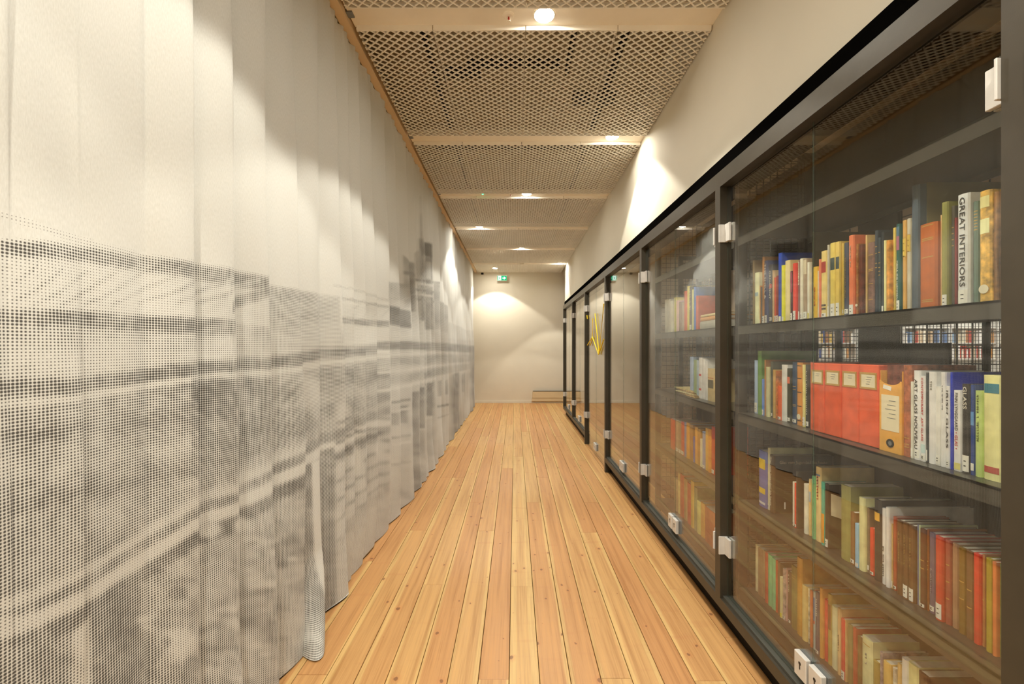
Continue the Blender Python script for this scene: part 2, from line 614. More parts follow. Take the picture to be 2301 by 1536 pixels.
bm = bmesh.new()
lathe(bm, [(0, 0), (0.055, 0), (0.055, -0.02), (0.04, -0.035), (0, -0.04)], 24)
obj('dome', bm, M['white_trim'], t, True)
t = tag(empty('status_light', (-0.372, 4.94, ZC + 0.028)), 'tiny green indicator light in the third ceiling strip', 'indicator')
bm = bmesh.new()
lathe(bm, [(0, 0), (0.012, 0), (0.010, -0.008), (0, -0.010)], 12)
obj('diode', bm, M['led'], t, True)
t = tag(empty('wall_sensor', P(1084, 615, YE - 0.01)), 'small black sensor high on the end wall next to the curtain', 'sensor')
obj('body', bevel(boxes((-0.03, 0.03, -0.05, 0.0, -0.02, 0.02)), 0.006), M['black_plastic'], t)
obj('mount', boxes((-0.015, 0.015, -0.004, 0.012, 0.018, 0.05)), M['white_trim'], t)

# exit sign hung from the ceiling near the end wall
t = tag(empty('exit_sign', P(1128, 624.5, 9.88)), 'green lit exit sign with white arrow and running figure, hung before the end wall', 'sign')
obj('housing', bevel(boxes((-0.115, 0.115, 0.0, 0.03, -0.062, 0.062)), 0.004), M['sign_white'], t)
obj('face', boxes((-0.108, 0.108, -0.006, 0.0, -0.054, 0.054)), M['sign_green'], t)
bm = bmesh.new()
box(bm, -0.092, -0.018, -0.009, -0.006, -0.050, 0.050)
obj('doorway', bm, M['sign_light'], t)
bm = bmesh.new()
fig = (((-0.050, 0.020), (-0.044, 0.024), (-0.046, 0.034), (-0.054, 0.036), (-0.058, 0.028)),
       ((-0.066, 0.014), (-0.044, 0.018), (-0.036, 0.004), (-0.040, 0.002), (-0.048, 0.010), (-0.054, -0.008), (-0.040, -0.018), (-0.044, -0.040),
        (-0.050, -0.040), (-0.048, -0.022), (-0.064, -0.014), (-0.072, -0.034), (-0.086, -0.034), (-0.086, -0.028), (-0.076, -0.028), (-0.066, -0.004),
        (-0.062, 0.008), (-0.074, 0.006), (-0.078, -0.006), (-0.084, -0.004), (-0.078, 0.012)))
for pts in fig:
    poly_prism(bm, pts, (0, -0.009, 0), (1, 0, 0), (0, 0, 1), (0, -1, 0), 0.002)
obj('running_figure', bm, M['sign_green'], t)
bm = bmesh.new()
poly_prism(bm, [(0.008, 0.012), (0.045, 0.012), (0.045, 0.038), (0.092, 0.0), (0.045, -0.038), (0.045, -0.012), (0.008, -0.012)], (0, -0.006, 0), (1, 0, 0), (0, 0, 1), (0, -1, 0), 0.003)
obj('arrow', bm, M['sign_light'], t)
for x in (-0.055, 0.045):
    bm = bmesh.new()
    tube(bm, [(x, 0.015, 0.06), (x, 0.015, ZC - t.location.z)], 0.004, 8)
    obj('hanger', bm, M['steel'], t)

# convector casing at the foot of the end wall
t = tag(empty('wall_convector', (1.02, YE, 0.0)), 'long low cream convector casing at the foot of the end wall', 'heater')
obj('casing', boxes((-0.61, 0.60, -0.05, -0.001, 0.125, 0.275)), M['convector'], t)
obj('lower_panel', boxes((-0.625, 0.60, -0.044, -0.001, 0.05, 0.121)), M['convector'], t)
obj('top_grille', boxes((-0.60, 0.60, -0.052, -0.001, 0.275, 0.284)), M['steel_dark'], t)

# ------------------------------------------------------------------ floor boards
floor = tag(obj('floor', boxes((-1.3, 1.30, YB0, YE, -0.06, -0.018)), M['floor_gap']), kind='structure')
tag(obj('floor_library', boxes((1.30, 12.2, YB0, YE, -0.06, -0.002)), M['lib_floor']), kind='structure')
JOINTS = {-7: [1.699, 5.6], -6: [3.038, 4.267, 7.6], -5: [1.2, 4.267, 6.9], -4: [2.344, 6.255], -3: [0.9, 3.586, 8.89], -2: [3.029, 5.8, 8.2], -1: [1.675, 4.6, 7.2],
          0: [2.328, 5.1, 7.9], 1: [1.1, 3.586, 6.6], 2: [0.6, 4.267, 7.7], 3: [1.68, 5.49], 4: [3.004, 6.4, 8.6], 5: [1.0, 3.58, 6.24], 6: [1.667, 4.9, 7.4], 7: [2.299, 5.7],
          8: [1.917, 4.4, 7.0], 9: [1.2, 3.3, 6.1], -8: [2.6, 5.0, 8.0], -9: [1.8, 4.6, 7.1], 10: [2.2, 5.2]}
# (salmon share, sapwood left, sapwood right) of the boards in front, row by row
LOOK = {-7: (0.75, 0.0, 0.10), -6: (0.45, 0.25, 0.0), -5: (0.60, 0.25, 0.0), -4: (0.30, 0.18, 0.12), -3: (0.80, 0.14, 0.0), -2: (0.30, 0.12, 0.20), -1: (0.85, 0.0, 0.0), 0: (0.05, 0.3, 0.3),
        1: (0.75, 0.05, 0.15), 2: (0.80, 0.18, 0.0), 3: (0.45, 0.14, 0.10), 4: (0.35, 0.22, 0.20), 5: (0.95, 0.0, 0.0), 6: (0.65, 0.16, 0.0), 7: (0.45, 0.18, 0.05), 8: (0.7, 0.0, 0.1)}
rnd = random.Random(3)
for k in range(-10, 11):
    x0 = -0.023 + 0.1204 * k
    js = sorted([YB0 + 0.01, -1.9 + 0.3 * (k % 4)] + JOINTS.get(k, []) + [YE - 0.012])
    for a, b in zip(js[:-1], js[1:]):
        bm = bmesh.new()
        gap = 0.0011 if k % 2 else 0.0016
        box(bm, -0.0602 + gap, 0.0602 - gap, 0.0007, b - a - 0.0007, -0.02, 0.0 - rnd.uniform(0, 0.0005))
        top = [e for e in bm.edges if min(v.co.z for v in e.verts) > -0.01]
        bmesh.ops.bevel(bm, geom=top, offset=0.0012, segments=1, affect='EDGES')
        o = obj('plank', bm, M['wood'], floor, loc=(x0 + 0.0602, a, 0))
        if a <= 2.4 <= b + 0.6 and k in LOOK:
            o.color = LOOK[k] + (1,)
        else:
            o.color = (rnd.choice((0.1, 0.3, 0.55, 0.75, 0.9)), rnd.choice((0, 0, 0.1, 0.2)), rnd.choice((0, 0, 0.1, 0.22)), 1)

# ------------------------------------------------------------------ printed curtain
INK_W, INK_H, INK_Y0 = 550, 600, 380                 # tone map over the hanging cloth, two photo pixels a cell
gx, gy = np.meshgrid(np.arange(INK_W) * 2.0, INK_Y0 + np.arange(INK_H) * 2.0)
INK = np.zeros((INK_H, INK_W))


def soft(d, s):
    return np.clip(d / s + 0.5, 0, 1)


def band(top, bot, tone, s=6.0, x0=None, x1=None, add=False):
    """A stripe of tone between two polylines."""
    global INK
    tx, ty = zip(*top)
    bx, by = zip(*bot)
    a = x0 if x0 is not None else max(tx[0], bx[0])
    b = x1 if x1 is not None else min(tx[-1], bx[-1])
    m = soft(gy - np.interp(gx, tx, ty), s) * soft(np.interp(gx, bx, by) - gy, s) * soft(gx - a, 3.0) * soft(b - gx, 3.0)
    INK = INK + tone * m if add else INK * (1 - m) + tone * m


def strip(line, th, tone, s=5.0, **kw):
    band([(x, y - th / 2) for x, y in line], [(x, y + th / 2) for x, y in line], tone, s, **kw)


def blob(x, y, rx, ry, tone, s=0.5):
    global INK
    m = np.clip((1 - np.sqrt(((gx - x) / rx) ** 2 + ((gy - y) / ry) ** 2)) / s, 0, 1)
    INK = INK * (1 - m) + tone * m


BOT = [(0, 1600), (1100, 1600)]
# masonry of the near house, down to the ground
C_LINE = [(0, 858), (200, 853), (350, 836), (437, 818), (527, 811), (606, 805), (674, 797), (729, 791), (845, 787)]
band(C_LINE, BOT, 0.30, 6)
# space under the eaves: gutter, soffit and light wall
G_TOP = [(0, 541), (250, 560), (350, 578), (437, 600), (527, 618), (606, 638), (674, 650), (729, 660), (872, 690)]
B_TOP = [(0, 694), (250, 702), (350, 712), (437, 718), (527, 722), (606, 735)]
band(G_TOP, C_LINE, 0.06, 4, x1=610)
band(G_TOP, C_LINE, 0.20, 5, x0=604, x1=760)
band([(604, 740), (760, 740)], C_LINE, 0.13, 40, x0=604, x1=765)
band([(765, 680), (872, 695)], C_LINE, 0.05, 6, x0=765, x1=872)
band(B_TOP, C_LINE, 0.22, 6, x1=606)
band([(0, 770), (350, 770), (606, 770)], C_LINE, 0.13, 50, x1=606)
strip([(0, 556), (150, 562), (250, 574), (350, 592), (437, 607), (527, 624), (606, 640)], 34, 0.36, 12)
strip([(0, 478), (60, 484), (160, 520), (250, 548), (345, 572)], 10, 0.07, 10)
for q in range(11):
    x = -60 + q * 58
    strip([(x, 690 - q * 1), (x + 60, 655), (x + 125, 600 + 0.06 * x)], 9, 0.19, 9, x1=min(x + 125, 606))
strip([(155, 530), (165, 700)], 400, 0.0, 8, x0=157, x1=160, add=True)
strip([(0, 712), (130, 712), (250, 718), (350, 727), (437, 730), (527, 735)], 34, 0.42, 12, x1=530)
strip([(437, 735), (527, 690), (606, 655)], 22, 0.34, 10, x0=520, x1=606)
strip([(0, 872), (200, 866), (350, 848), (437, 830), (527, 824), (606, 820), (674, 811), (729, 801), (845, 791)], 34, 0.46, 14, x1=845)
strip([(729, 800), (845, 792)], 12, 0.4, 5)
strip([(0, 912), (200, 895), (350, 868), (437, 850), (527, 842), (606, 838), (674, 828), (729, 816), (850, 802)], 15, 0.06, 10)
# courses of the wall below
for k, (dy, th, tn) in enumerate(((60, 34, 0.40), (120, 30, 0.24), (170, 40, 0.40), (240, 26, 0.27), (300, 40, 0.37), (360, 30, 0.24))):
    strip([(0, 905 + dy * 1.5), (350, 880 + dy * 1.15), (606, 850 + dy * 0.8), (729, 830 + dy * 0.6), (870, 815 + dy * 0.45)], th, tn, 26)
band([(430, 860), (606, 850)], [(430, 1060), (606, 980)], 0.46, 40, x0=430, x1=606)
band([(606, 880), (729, 860)], [(606, 1010), (729, 960)], 0.38, 30, x0=606, x1=729)
blob(700, 880, 40, 50, 0.14)
blob(770, 930, 22, 45, 0.10)
# the big arch moulding sweeping up to the right
ARCH = [(0, 1440), (120, 1392), (250, 1325), (350, 1258), (437, 1180), (527, 1142), (606, 1092), (674, 1052), (729, 1012), (760, 998), (815, 962), (870, 942)]
strip([(x, y + 46 - 0.028 * x) for x, y in ARCH], 40, 0.52, 16)
strip([(x, y) for x, y in ARCH], 32, 0.07, 14)
strip([(x, y - 62 + 0.03 * x) for x, y in ARCH], 26, 0.13, 16, x1=700)
strip([(x, y - 34 + 0.015 * x) for x, y in ARCH], 20, 0.40, 12)
# carving and rubble under the arch
band([(235, 1400), (437, 1250), (606, 1165)], BOT, 0.34, 20, x0=235, x1=606)
band([(235, 1385), (360, 1300)], BOT, 0.46, 16, x0=240, x1=352)
band([(195, 1420), (238, 1385)], BOT, 0.10, 14, x0=196, x1=238)
blob(110, 1500, 120, 90, 0.42)
blob(60, 1400, 70, 26, 0.12)
blob(410, 1440, 30, 60, 0.12)
blob(545, 1180, 34, 26, 0.10)
blob(480, 1190, 30, 24, 0.16)
rr = random.Random(11)
for _ in range(70):
    x = rr.uniform(360, 720)
    y = rr.uniform(1170, 1530)
    if y < 1180 + (606 - x) * 0.35:
        continue
    blob(x, y, rr.uniform(10, 34), rr.uniform(8, 24), rr.choice((0.12, 0.2, 0.42, 0.5, 0.46)), 0.8)
band([(690, 1050), (706, 1040)], BOT, 0.42, 6, x0=681, x1=706)
band([(706, 1040), (728, 1030)], BOT, 0.05, 6, x0=708, x1=727)
band([(729, 1015), (760, 1000)], BOT, 0.46, 8, x0=729, x1=752)
# middle facade with scrollwork
band([(752, 1040), (815, 1000), (872, 970)], BOT, 0.19, 14, x0=754, x1=905)
for q in range(7):
    strip([(754, 1215 - q * 44), (800, 1150 - q * 36), (840, 1098 - q * 27), (876, 1085 - q * 24)], 9, 0.36, 6, x1=876)
blob(800, 1035, 14, 42, 0.08)
blob(822, 1070, 10, 46, 0.42)
blob(850, 1010, 16, 30, 0.12)
strip([(760, 1210), (800, 1160), (840, 1120), (876, 1092)], 26, 0.32, 14)
# roof lines toward the tower
strip([(752, 641), (790, 648), (820, 658), (872, 676)], 4, 0.16, 4)
strip([(765, 668), (820, 680), (872, 690)], 6, 0.22, 4)
for x in (790, 812, 836, 858):
    strip([(x, 712), (x + 18, 684)], 4, 0.16, 3)
strip([(762, 718), (815, 724), (872, 728)], 14, 0.40, 5, x0=764)
# far facade: entablatures, pavilions and tower
FAR_TOP = [(843, 770), (872, 768), (905, 768), (975, 770), (1010, 772), (1030, 778), (1068, 782)]
band([(870, 632), (905, 640), (933, 660), (975, 690), (1010, 726), (1068, 752)], BOT, 0.17, 4, x0=870, x1=1068)
band([(870, 633), (932, 640)], [(870, 672), (932, 676)], 0.30, 4, x0=870, x1=932)
band([(872, 682), (890, 690), (921, 700)], [(872, 728), (921, 738)], 0.52, 5, x0=872, x1=918)
band([(909, 572), (920, 585), (934, 590)], [(909, 690), (934, 690)], 0.30, 4, x0=909, x1=934)
strip([(909, 612), (934, 618)], 8, 0.52, 3, x0=909, x1=934)
band([(920, 610), (934, 610)], [(920, 700), (934, 700)], 0.46, 4, x0=921, x1=932)
band([(934, 568), (946, 562)], [(934, 700), (946, 700)], 0.20, 4, x0=934, x1=946)
band([(945, 535), (954, 535)], [(945, 720), (954, 720)], 0.44, 4, x0=945, x1=953)
strip([(947, 440), (953, 440)], 0, 0.0)
for y0, y1, tn in ((440, 480, 0.10), (480, 520, 0.26), (520, 540, 0.34)):
    band([(946, y0), (953, y0)], [(946, y1), (953, y1)], tn, 4, x0=947, x1=952)
band([(954, 543), (975, 547)], [(954, 740), (975, 740)], 0.44, 4, x0=954, x1=974)
band([(954, 545), (975, 550)], [(954, 572), (975, 578)], 0.75, 4, x0=955, x1=973)
band([(954, 585), (975, 590)], [(954, 625), (975, 630)], 0.24, 4, x0=960, x1=968)
strip([(870, 690), (975, 640)], 0, 0.0)
for y, tn in ((628, 0.5), (650, 0.46), (672, 0.4), (636, 0.12), (660, 0.12)):
    strip([(934, y), (992, y + 8)], 5, tn, 3, x0=934, x1=990)
band([(975, 628), (990, 640)], [(975, 740), (990, 740)], 0.36, 4, x0=976, x1=989)
band([(990, 676), (1009, 690)], [(990, 745), (1009, 748)], 0.26, 4, x0=991, x1=1008)
band([(1008, 722), (1050, 742)], [(1008, 760), (1050, 764)], 0.10, 4, x0=1010, x1=1068)
strip([(843, 776), (905, 776), (975, 778), (1010, 780), (1068, 786)], 18, 0.46, 5)
strip([(843, 796), (905, 796), (975, 794), (1068, 796)], 6, 0.10, 4)
strip([(843, 815), (905, 812), (975, 806), (1068, 804)], 20, 0.34, 8)
strip([(843, 838), (905, 832), (975, 822), (1068, 814)], 5, 0.08, 4)
strip([(843, 862), (905, 850), (975, 836), (1068, 822)], 18, 0.30, 8)
strip([(843, 880), (905, 868), (975, 850), (1068, 830)], 7, 0.07, 4)
for a, b, y0, y1, tn in ((876, 892, 893, 1120, 0.13), (893, 915, 912, 1120, 0.22), (895, 912, 915, 950, 0.40), (878, 892, 930, 955, 0.3), (921, 938, 882, 1120, 0.44),
                         (940, 952, 872, 962, 0.50), (940, 952, 968, 1110, 0.30), (955, 972, 862, 934, 0.52), (956, 972, 942, 1060, 0.28), (978, 1009, 846, 1020, 0.13),
                         (984, 992, 856, 890, 0.38), (998, 1005, 856, 886, 0.38), (1012, 1030, 840, 1000, 0.42), (1033, 1045, 838, 960, 0.15), (1036, 1043, 842, 880, 0.36),
                         (1048, 1053, 832, 930, 0.18), (1056, 1068, 780, 925, 0.46)):
    band([(a, y0), (b, y0 - 4)], [(a, y1), (b, y1)], tn, 4, x0=a, x1=b)
for y, tn in ((905, 0.42), (925, 0.10), (985, 0.40), (1000, 0.08), (1045, 0.30)):
    strip([(876, y), (918, y - 8)], 6, tn, 3, x0=876, x1=917)
strip([(978, 914), (1009, 908)], 5, 0.42, 3, x0=978, x1=1009)
strip([(978, 940), (1009, 930)], 3, 0.32, 3, x0=978, x1=1009)
# uneven inking
for sc, amp in ((60, 0.09), (22, 0.10), (9, 0.08)):
    r0 = np.random.RandomState(sc)
    h, w = INK_H * 2 // sc + 3, INK_W * 2 // sc + 3
    g = r0.rand(h, w) - 0.5
    yy, xx = (gy - INK_Y0) / sc, gx / sc
    i, j = yy.astype(int), xx.astype(int)
    fy, fx = yy - i, xx - j
    v = (g[i, j] * (1 - fy) + g[i + 1, j] * fy) * (1 - fx) + (g[i, j + 1] * (1 - fy) + g[i + 1, j + 1] * fy) * fx
    INK = np.where(INK > 0.03, INK + v * amp * 2 * np.clip(INK * 3, 0, 1), INK)
INK = np.clip(INK * 1.2, 0, 0.8)

CREASES = [-3.4]
rc = random.Random(5)
while CREASES[-1] < 0.42:
    CREASES.append(CREASES[-1] + rc.uniform(0.17, 0.26))
CREASES += [0.66, 0.80, 0.93, 1.094, 1.226, 1.402, 1.603, 1.828, 2.063, 2.258, 2.40, 2.574, 2.794, 3.098, 3.345, 3.726, 4.0, 4.185, 4.35, 4.60, 4.825, 5.22]
while CREASES[-1] < 9.2:
    CREASES.append(CREASES[-1] + rc.uniform(0.20, 0.36))
CREASES = [c for c in CREASES if c < 9.38] + [9.5]
zs = np.concatenate([np.linspace(0.004, 2.35, 330), np.linspace(2.35, ZC - 0.004, 44)[1:]])
NZ = len(zs)
cols = []                       # (y, x offsets per z, dy per z, arc)
for ci, (a, b) in enumerate(zip(CREASES[:-1], CREASES[1:])):
    w = b - a
    mid = (a + b) / 2
    n = 34 if 0.5 < mid < 3.2 else (22 if mid > 3.2 else 8)
    amp = 0.055 if mid > 2.0 else (0.046 if mid > 1.09 else 0.004)
    amp = min(amp, w * 0.30) * rc.uniform(0.85, 1.15)
    flare = rc.uniform(0.9, 1.5)
    if 2.2 < a < 2.9:
        flare = 0.55
    pull = 0.0
    if abs(a - 1.828) < 0.01:
        pull = 0.20
        flare = 4.6
        amp = 0.030
    ph = rc.uniform(0, 6.28)
    pk = rc.uniform(0.62, 0.76)
    for i in range(n):
        t = i / n
        p = math.sin(PI / 2 * t / pk) if t < pk else math.cos(PI / 2 * (t - pk) / (1 - pk))
        zz = (zs / ZC)
        A = amp * (0.45 + 0.55 * np.clip((1 - zz) * 1.6, 0, 1) + (flare - 1) * (np.clip(0.12 - zz, 0, 1) / 0.12) ** 1.3 * 0.9)
        wob = 0.006 * np.sin(zs * 2.1 + ph) * p + 0.004 * np.sin(zs * 5.3 + ph * 2 + t * 4) * p
        xm = -0.955 + 0.018 * (1 - zz)
        tight = np.clip((zz - 0.965) / 0.035, 0, 1)
        x = xm + A * p + wob + tight * 0.008 * math.sin(t * 2 * PI * 3)
        y = a + w * t + (0.20 if flare < 3 else 0.04) * w * p * np.clip(1.2 - zz, 0, 1) - pull * p * (np.clip(0.11 - zz, 0, 1) / 0.11) ** 1.5
        cols.append((x, y))
X = np.array([c[0] for c in cols])
Y = np.array([c[1] for c in cols])
NS = len(cols)
mid = 180
arc = np.concatenate([[0], np.cumsum(np.hypot(np.diff(X[:, mid]), np.diff(Y[:, mid])))])
Z = np.repeat(zs[None, :], NS, 0)
# lifted, slightly wavy hem
Z[:, 0] += 0.004 + 0.004 * np.sin(arc * 9.0)
verts = np.stack([X, Y, Z], -1).reshape(-1, 3)
idx = np.arange(NS * NZ).reshape(NS, NZ)
faces = np.stack([idx[:-1, :-1], idx[1:, :-1], idx[1:, 1:], idx[:-1, 1:]], -1).reshape(-1, 4)
me = bpy.data.meshes.new('printed_curtain')
me.from_pydata(verts.tolist(), [], faces.tolist())
for p in me.polygons:
    p.use_smooth = True
yy = np.maximum(verts[:, 1], 0.7)
qx = np.clip(CX - 0.905 * F / yy, 0, 1098) / 2
qy = np.clip((CY - (verts[:, 2] - EYE) * F / yy - INK_Y0) / 2, 0, INK_H - 1.01)
i0, j0 = qy.astype(int), np.minimum(qx.astype(int), INK_W - 2)
fy, fx = qy - i0, qx - j0
tone = (INK[i0, j0] * (1 - fy) + INK[i0 + 1, j0] * fy) * (1 - fx) + (INK[i0, j0 + 1] * (1 - fy) + INK[i0 + 1, j0 + 1] * fy) * fx
tone[(verts[:, 1] > 9.34)] = 0
at = me.attributes.new('ink', 'FLOAT', 'POINT')
at.data.foreach_set('value', tone.astype(np.float32))
uvl = me.uv_layers.new(name='cloth')
vi = np.empty(len(me.loops), dtype=np.int32)
me.loops.foreach_get('vertex_index', vi)
uvv = np.stack([np.repeat(arc[:, None], NZ, 1).reshape(-1), verts[:, 2]], -1)[vi]
uvl.data.foreach_set('uv', uvv.astype(np.float32).reshape(-1))
curtain = tag(link('printed_curtain', me, M['cloth']), 'floor length pleated off-white curtain printed with a grey halftone picture of old buildings', 'curtain')

# ------------------------------------------------------------------ glass partition of cabinet fronts
XF = 0.94                                                # front plane of the frames
POSTS = [-0.40, 0.826, 2.005, 3.22, 4.49, 5.785, 7.05, 8.33]   # far edge of each post
PW, PD = 0.048, 0.052
ZR0, ZR1, ZT0, ZT1 = 0.106, 0.152, 2.035, 2.098

bm = bmesh.new()
box(bm, -0.038, 0.002, -0.0035, 0.0025, -0.041, 0.041)
box(bm, -0.012, -0.0005, 0.0025, 0.042, -0.041, 0.041)
box(bm, 0.0055, 0.016, 0.006, 0.042, -0.041, 0.041)
bevel(bm, 0.0015, 1)
hinge_me = bpy.data.meshes.new('hinge')
bm.to_mesh(hinge_me)
bm.free()
bm = bmesh.new()
box(bm, -0.018, 0.0, -0.029, 0.029, 0.0, 0.080, 0)
bevel(bm, 0.002, 1)
box(bm, 0.0015, 0.014, -0.031, 0.031, 0.002, 0.078, 1)
lathe_b = [(0.006 * math.cos(2 * PI * k / 12), 0.050 + 0.006 * math.sin(2 * PI * k / 12)) for k in range(12)]
poly_prism(bm, lathe_b, (-0.0182, 0, 0), (0, 1, 0), (0, 0, 1), (-1, 0, 0), 0.0006, 2)
poly_prism(bm, [(-0.0022, 0.030), (0.0022, 0.030), (0.0022, 0.047), (-0.0022, 0.047)], (-0.0182, 0, 0), (0, 1, 0), (0, 0, 1), (-1, 0, 0), 0.0006, 2)
lock_me = bpy.data.meshes.new('door_lock')
bm.to_mesh(lock_me)
bm.free()


def glass_door(y0, y1, z0, z1, hinge_at, lock_at, parent, entry=False):
    x0 = XF + 0.030
    bm = bmesh.new()
    box(bm, 0, 0.005, 0, y1 - y0, 0, z1 - z0)
    bm.faces.ensure_lookup_table()
    bm.normal_update()
    for f in bm.faces:
        f.material_index = 0 if abs(f.normal.x) > 0.9 else 1
    d = obj('glass_door', bm, [M['glass'], M['glass_edge']], parent, loc=(x0, y0 - parent.location.y, z0))
    for z in (0.395, 1.82):
        h = link('hinge', hinge_me, M['steel'], d)
        far = hinge_at > (y0 + y1) / 2
        h.location = (0.0, hinge_at - y0, z - z0)
        if far:
            h.rotation_euler = (PI, 0, 0)
    lk = link('door_lock', lock_me, [M['steel'], M['grey_metal'], M['steel_dark']], d)
    far = lock_at > (y0 + y1) / 2
    lk.location = (-0.001, (lock_at - y0) + (-0.034 if far else 0.034), 0.025 if not entry else 0.06)
    return d


CAB = ['glass cabinet bay beside the viewer, dark frame, mostly out of view',
       'nearest glass-fronted cabinet bay, dark frame, in front of the red box files',
       'second glass-fronted cabinet bay, dark frame, behind the first lit books',
       'third glass cabinet bay, dark frame, without shelves behind it',
       'glass entrance doors reaching the floor between two dark posts, yellow cords on them',
       'first glass bay beyond the glass entrance, dark frame',
       'last glass bay of the partition, next to the end wall']
for b in range(7):
    y0, y1 = POSTS[b], POSTS[b + 1] - PW               # opening
    entry = b == 4
    t = tag(empty('glass_cabinet', (0, y0, 0)), CAB[b], 'glass cabinet', 'glass cabinet bays along the right side')
    L = y1 - y0
    foot = 0.0 if b in (3, 4) else ZR0
    obj('post', boxes((XF, XF + PD, L, L + PW, foot, ZT1)), M['frame'], t)
    if b in (0, 5):
        obj('post', boxes((XF, XF + PD, -PW, 0, 0.0 if b == 5 else ZR0, ZT1)), M['frame'], t) if b == 0 else None
    obj('top_rail', boxes((XF, XF + PD, 0, L, ZT0, ZT1), (XF + 0.004, XF + 0.125, 0, L + PW, ZT1, ZT1 + 0.012)), M['frame'], t)
    if not entry:
        obj('bottom_rail', boxes((XF, XF + PD, 0, L, ZR0, ZR1)), M['frame'], t)
        obj('sill_gasket', boxes((XF + 0.012, XF + PD + 0.02, 0, L, ZR1, ZR1 + 0.012)), M['gasket'], t)
        obj('toe_kick', boxes((XF + 0.055, XF + 0.075, 0, L + PW, 0.0, ZR0 + 0.02)), M['toe'], t)
        z0 = ZR1 + 0.018
    else:
        z0 = 0.012
    z1 = ZT0 + 0.012
    m = (y0 + y1) / 2
    glass_door(y0 + 0.004, m - 0.0012, z0, z1, y0 + 0.004, m - 0.0012, t, entry)
    glass_door(m + 0.0012, y1 - 0.004, z0, z1, y1 - 0.004, m + 0.0012, t, entry)

# yellow cords strung in zigzags across the glass entrance
cord = tag(empty('yellow_cord_hanging', (0.957, 5.2, 1.3)), 'bright yellow cords strung in sharp zigzags across the glass entrance', 'decoration')
lines = (((1357, 682), (1346, 795), (1337, 704)), ((1331, 756), (1345, 796), (1357, 762)), ((1332, 715), (1331, 757), (1320, 775)), ((1331, 757), (1329, 768), (1326, 776)),
         ((1319, 708), (1320, 716)), ((1337, 704), (1341, 740), (1346, 795)))
for ln in lines:
    bm = bmesh.new()
    pts = []
    for px, py in ln:
        y = F * 0.957 / (px - CX)
        q = P(px, py, y) - cord.location
        pts.append((q.x, q.y, q.z))
    tube(bm, pts, 0.006, 6)
    obj('cord', bm, M['yellow'], cord)

# ------------------------------------------------------------------ bookcases behind the glass
SHELF_Z = [1.832, 1.406, 0.985, 0.565, 0.140]
XS, XB = 1.08, 1.14
CASES = [(-0.36, 0.795), (0.82, 2.075), (2.10, 3.30)]
CASE_LABEL = ['grey steel bookcase beside the viewer, hidden by the near post', 'grey steel bookcase holding the red box files', 'grey steel bookcase in the second bay, half empty in its middle']


def wire_grid(bm, u0, u1, z0, z1, pitch, r, along, c):
    n = int(round((u1 - u0) / pitch))
    for i in range(n + 1):
        u = u0 + (u1 - u0) * i / n
        if along == 'y':
            box(bm, c - r, c + r, u - r, u + r, z0, z1)
        else:
            box(bm, u - r, u + r, c - r, c + r, z0, z1)
    n = int(round((z1 - z0) / pitch))
    for i in range(n + 1):
        z = z0 + (z1 - z0) * i / n
        if along == 'y':
            box(bm, c + r, c + 3 * r, u0, u1, z - r, z + r)
        else:
            box(bm, u0, u1, c + r, c + 3 * r, z - r, z + r)


for ci, (a, b) in enumerate(CASES):
    t = tag(empty('bookcase', (0, a, 0)), CASE_LABEL[ci], 'bookcase', 'steel bookcases behind the glass')
    L = b - a
    for y in (0, L):
        bm = boxes((XS + 0.005, XS + 0.045, y - 0.007, y + 0.007, 0.02, 2.24), (1.40, 1.44, y - 0.007, y + 0.007, 0.02, 2.24))
        obj('upright', bm, M['bookcase_dark'], t)
    for z in SHELF_Z:
        bm = boxes((XS, 1.42, 0.008, L - 0.008, z - 0.006, z), (XS, XS + 0.006, 0.008, L - 0.008, z - 0.042, z), (1.414, 1.42, 0.008, L - 0.008, z - 0.03, z + 0.03))
        obj('shelf', bm, M['shelf'], t)
    obj('back_panel', boxes((1.445, 1.452, 0, L, 0.05, 1.16)), M['bookcase_dark'], t)
    obj('back_panel', boxes((1.445, 1.452, 0, L, 1.95, 2.24)), M['bookcase_dark'], t)
    if ci == 2:
        obj('back_panel', boxes((1.445, 1.452, 0, L * 0.86, 1.16, 1.95)), M['bookcase_dark'], t)
    if ci == 2:
        pass
    else:
        obj('back_stile', boxes((1.445, 1.455, L * 0.63, L * 0.78, 1.16, 1.95)), M['bookcase_dark'], t)
        obj('back_stile', boxes((1.445, 1.455, L * 0.48, L * 0.63, 1.16, 1.315)), M['bookcase_dark'], t)
    bm = bmesh.new()
    wire_grid(bm, 0.0, L, 1.0, 2.24, 0.05, 0.0016, 'y', 1.47)
    obj('wire_back', bm, M['wire'], t)
    for y in (0.014, L - 0.014):
        bm = bmesh.new()
        wire_grid(bm, 1.13, 1.40, 0.10, 2.22, 0.034, 0.0013, 'x', y)
        obj('wire_side', bm, M['wire'], t)

# ------------------------------------------------------------------ books
COVER_ME, PAGE_ME = {}, {}


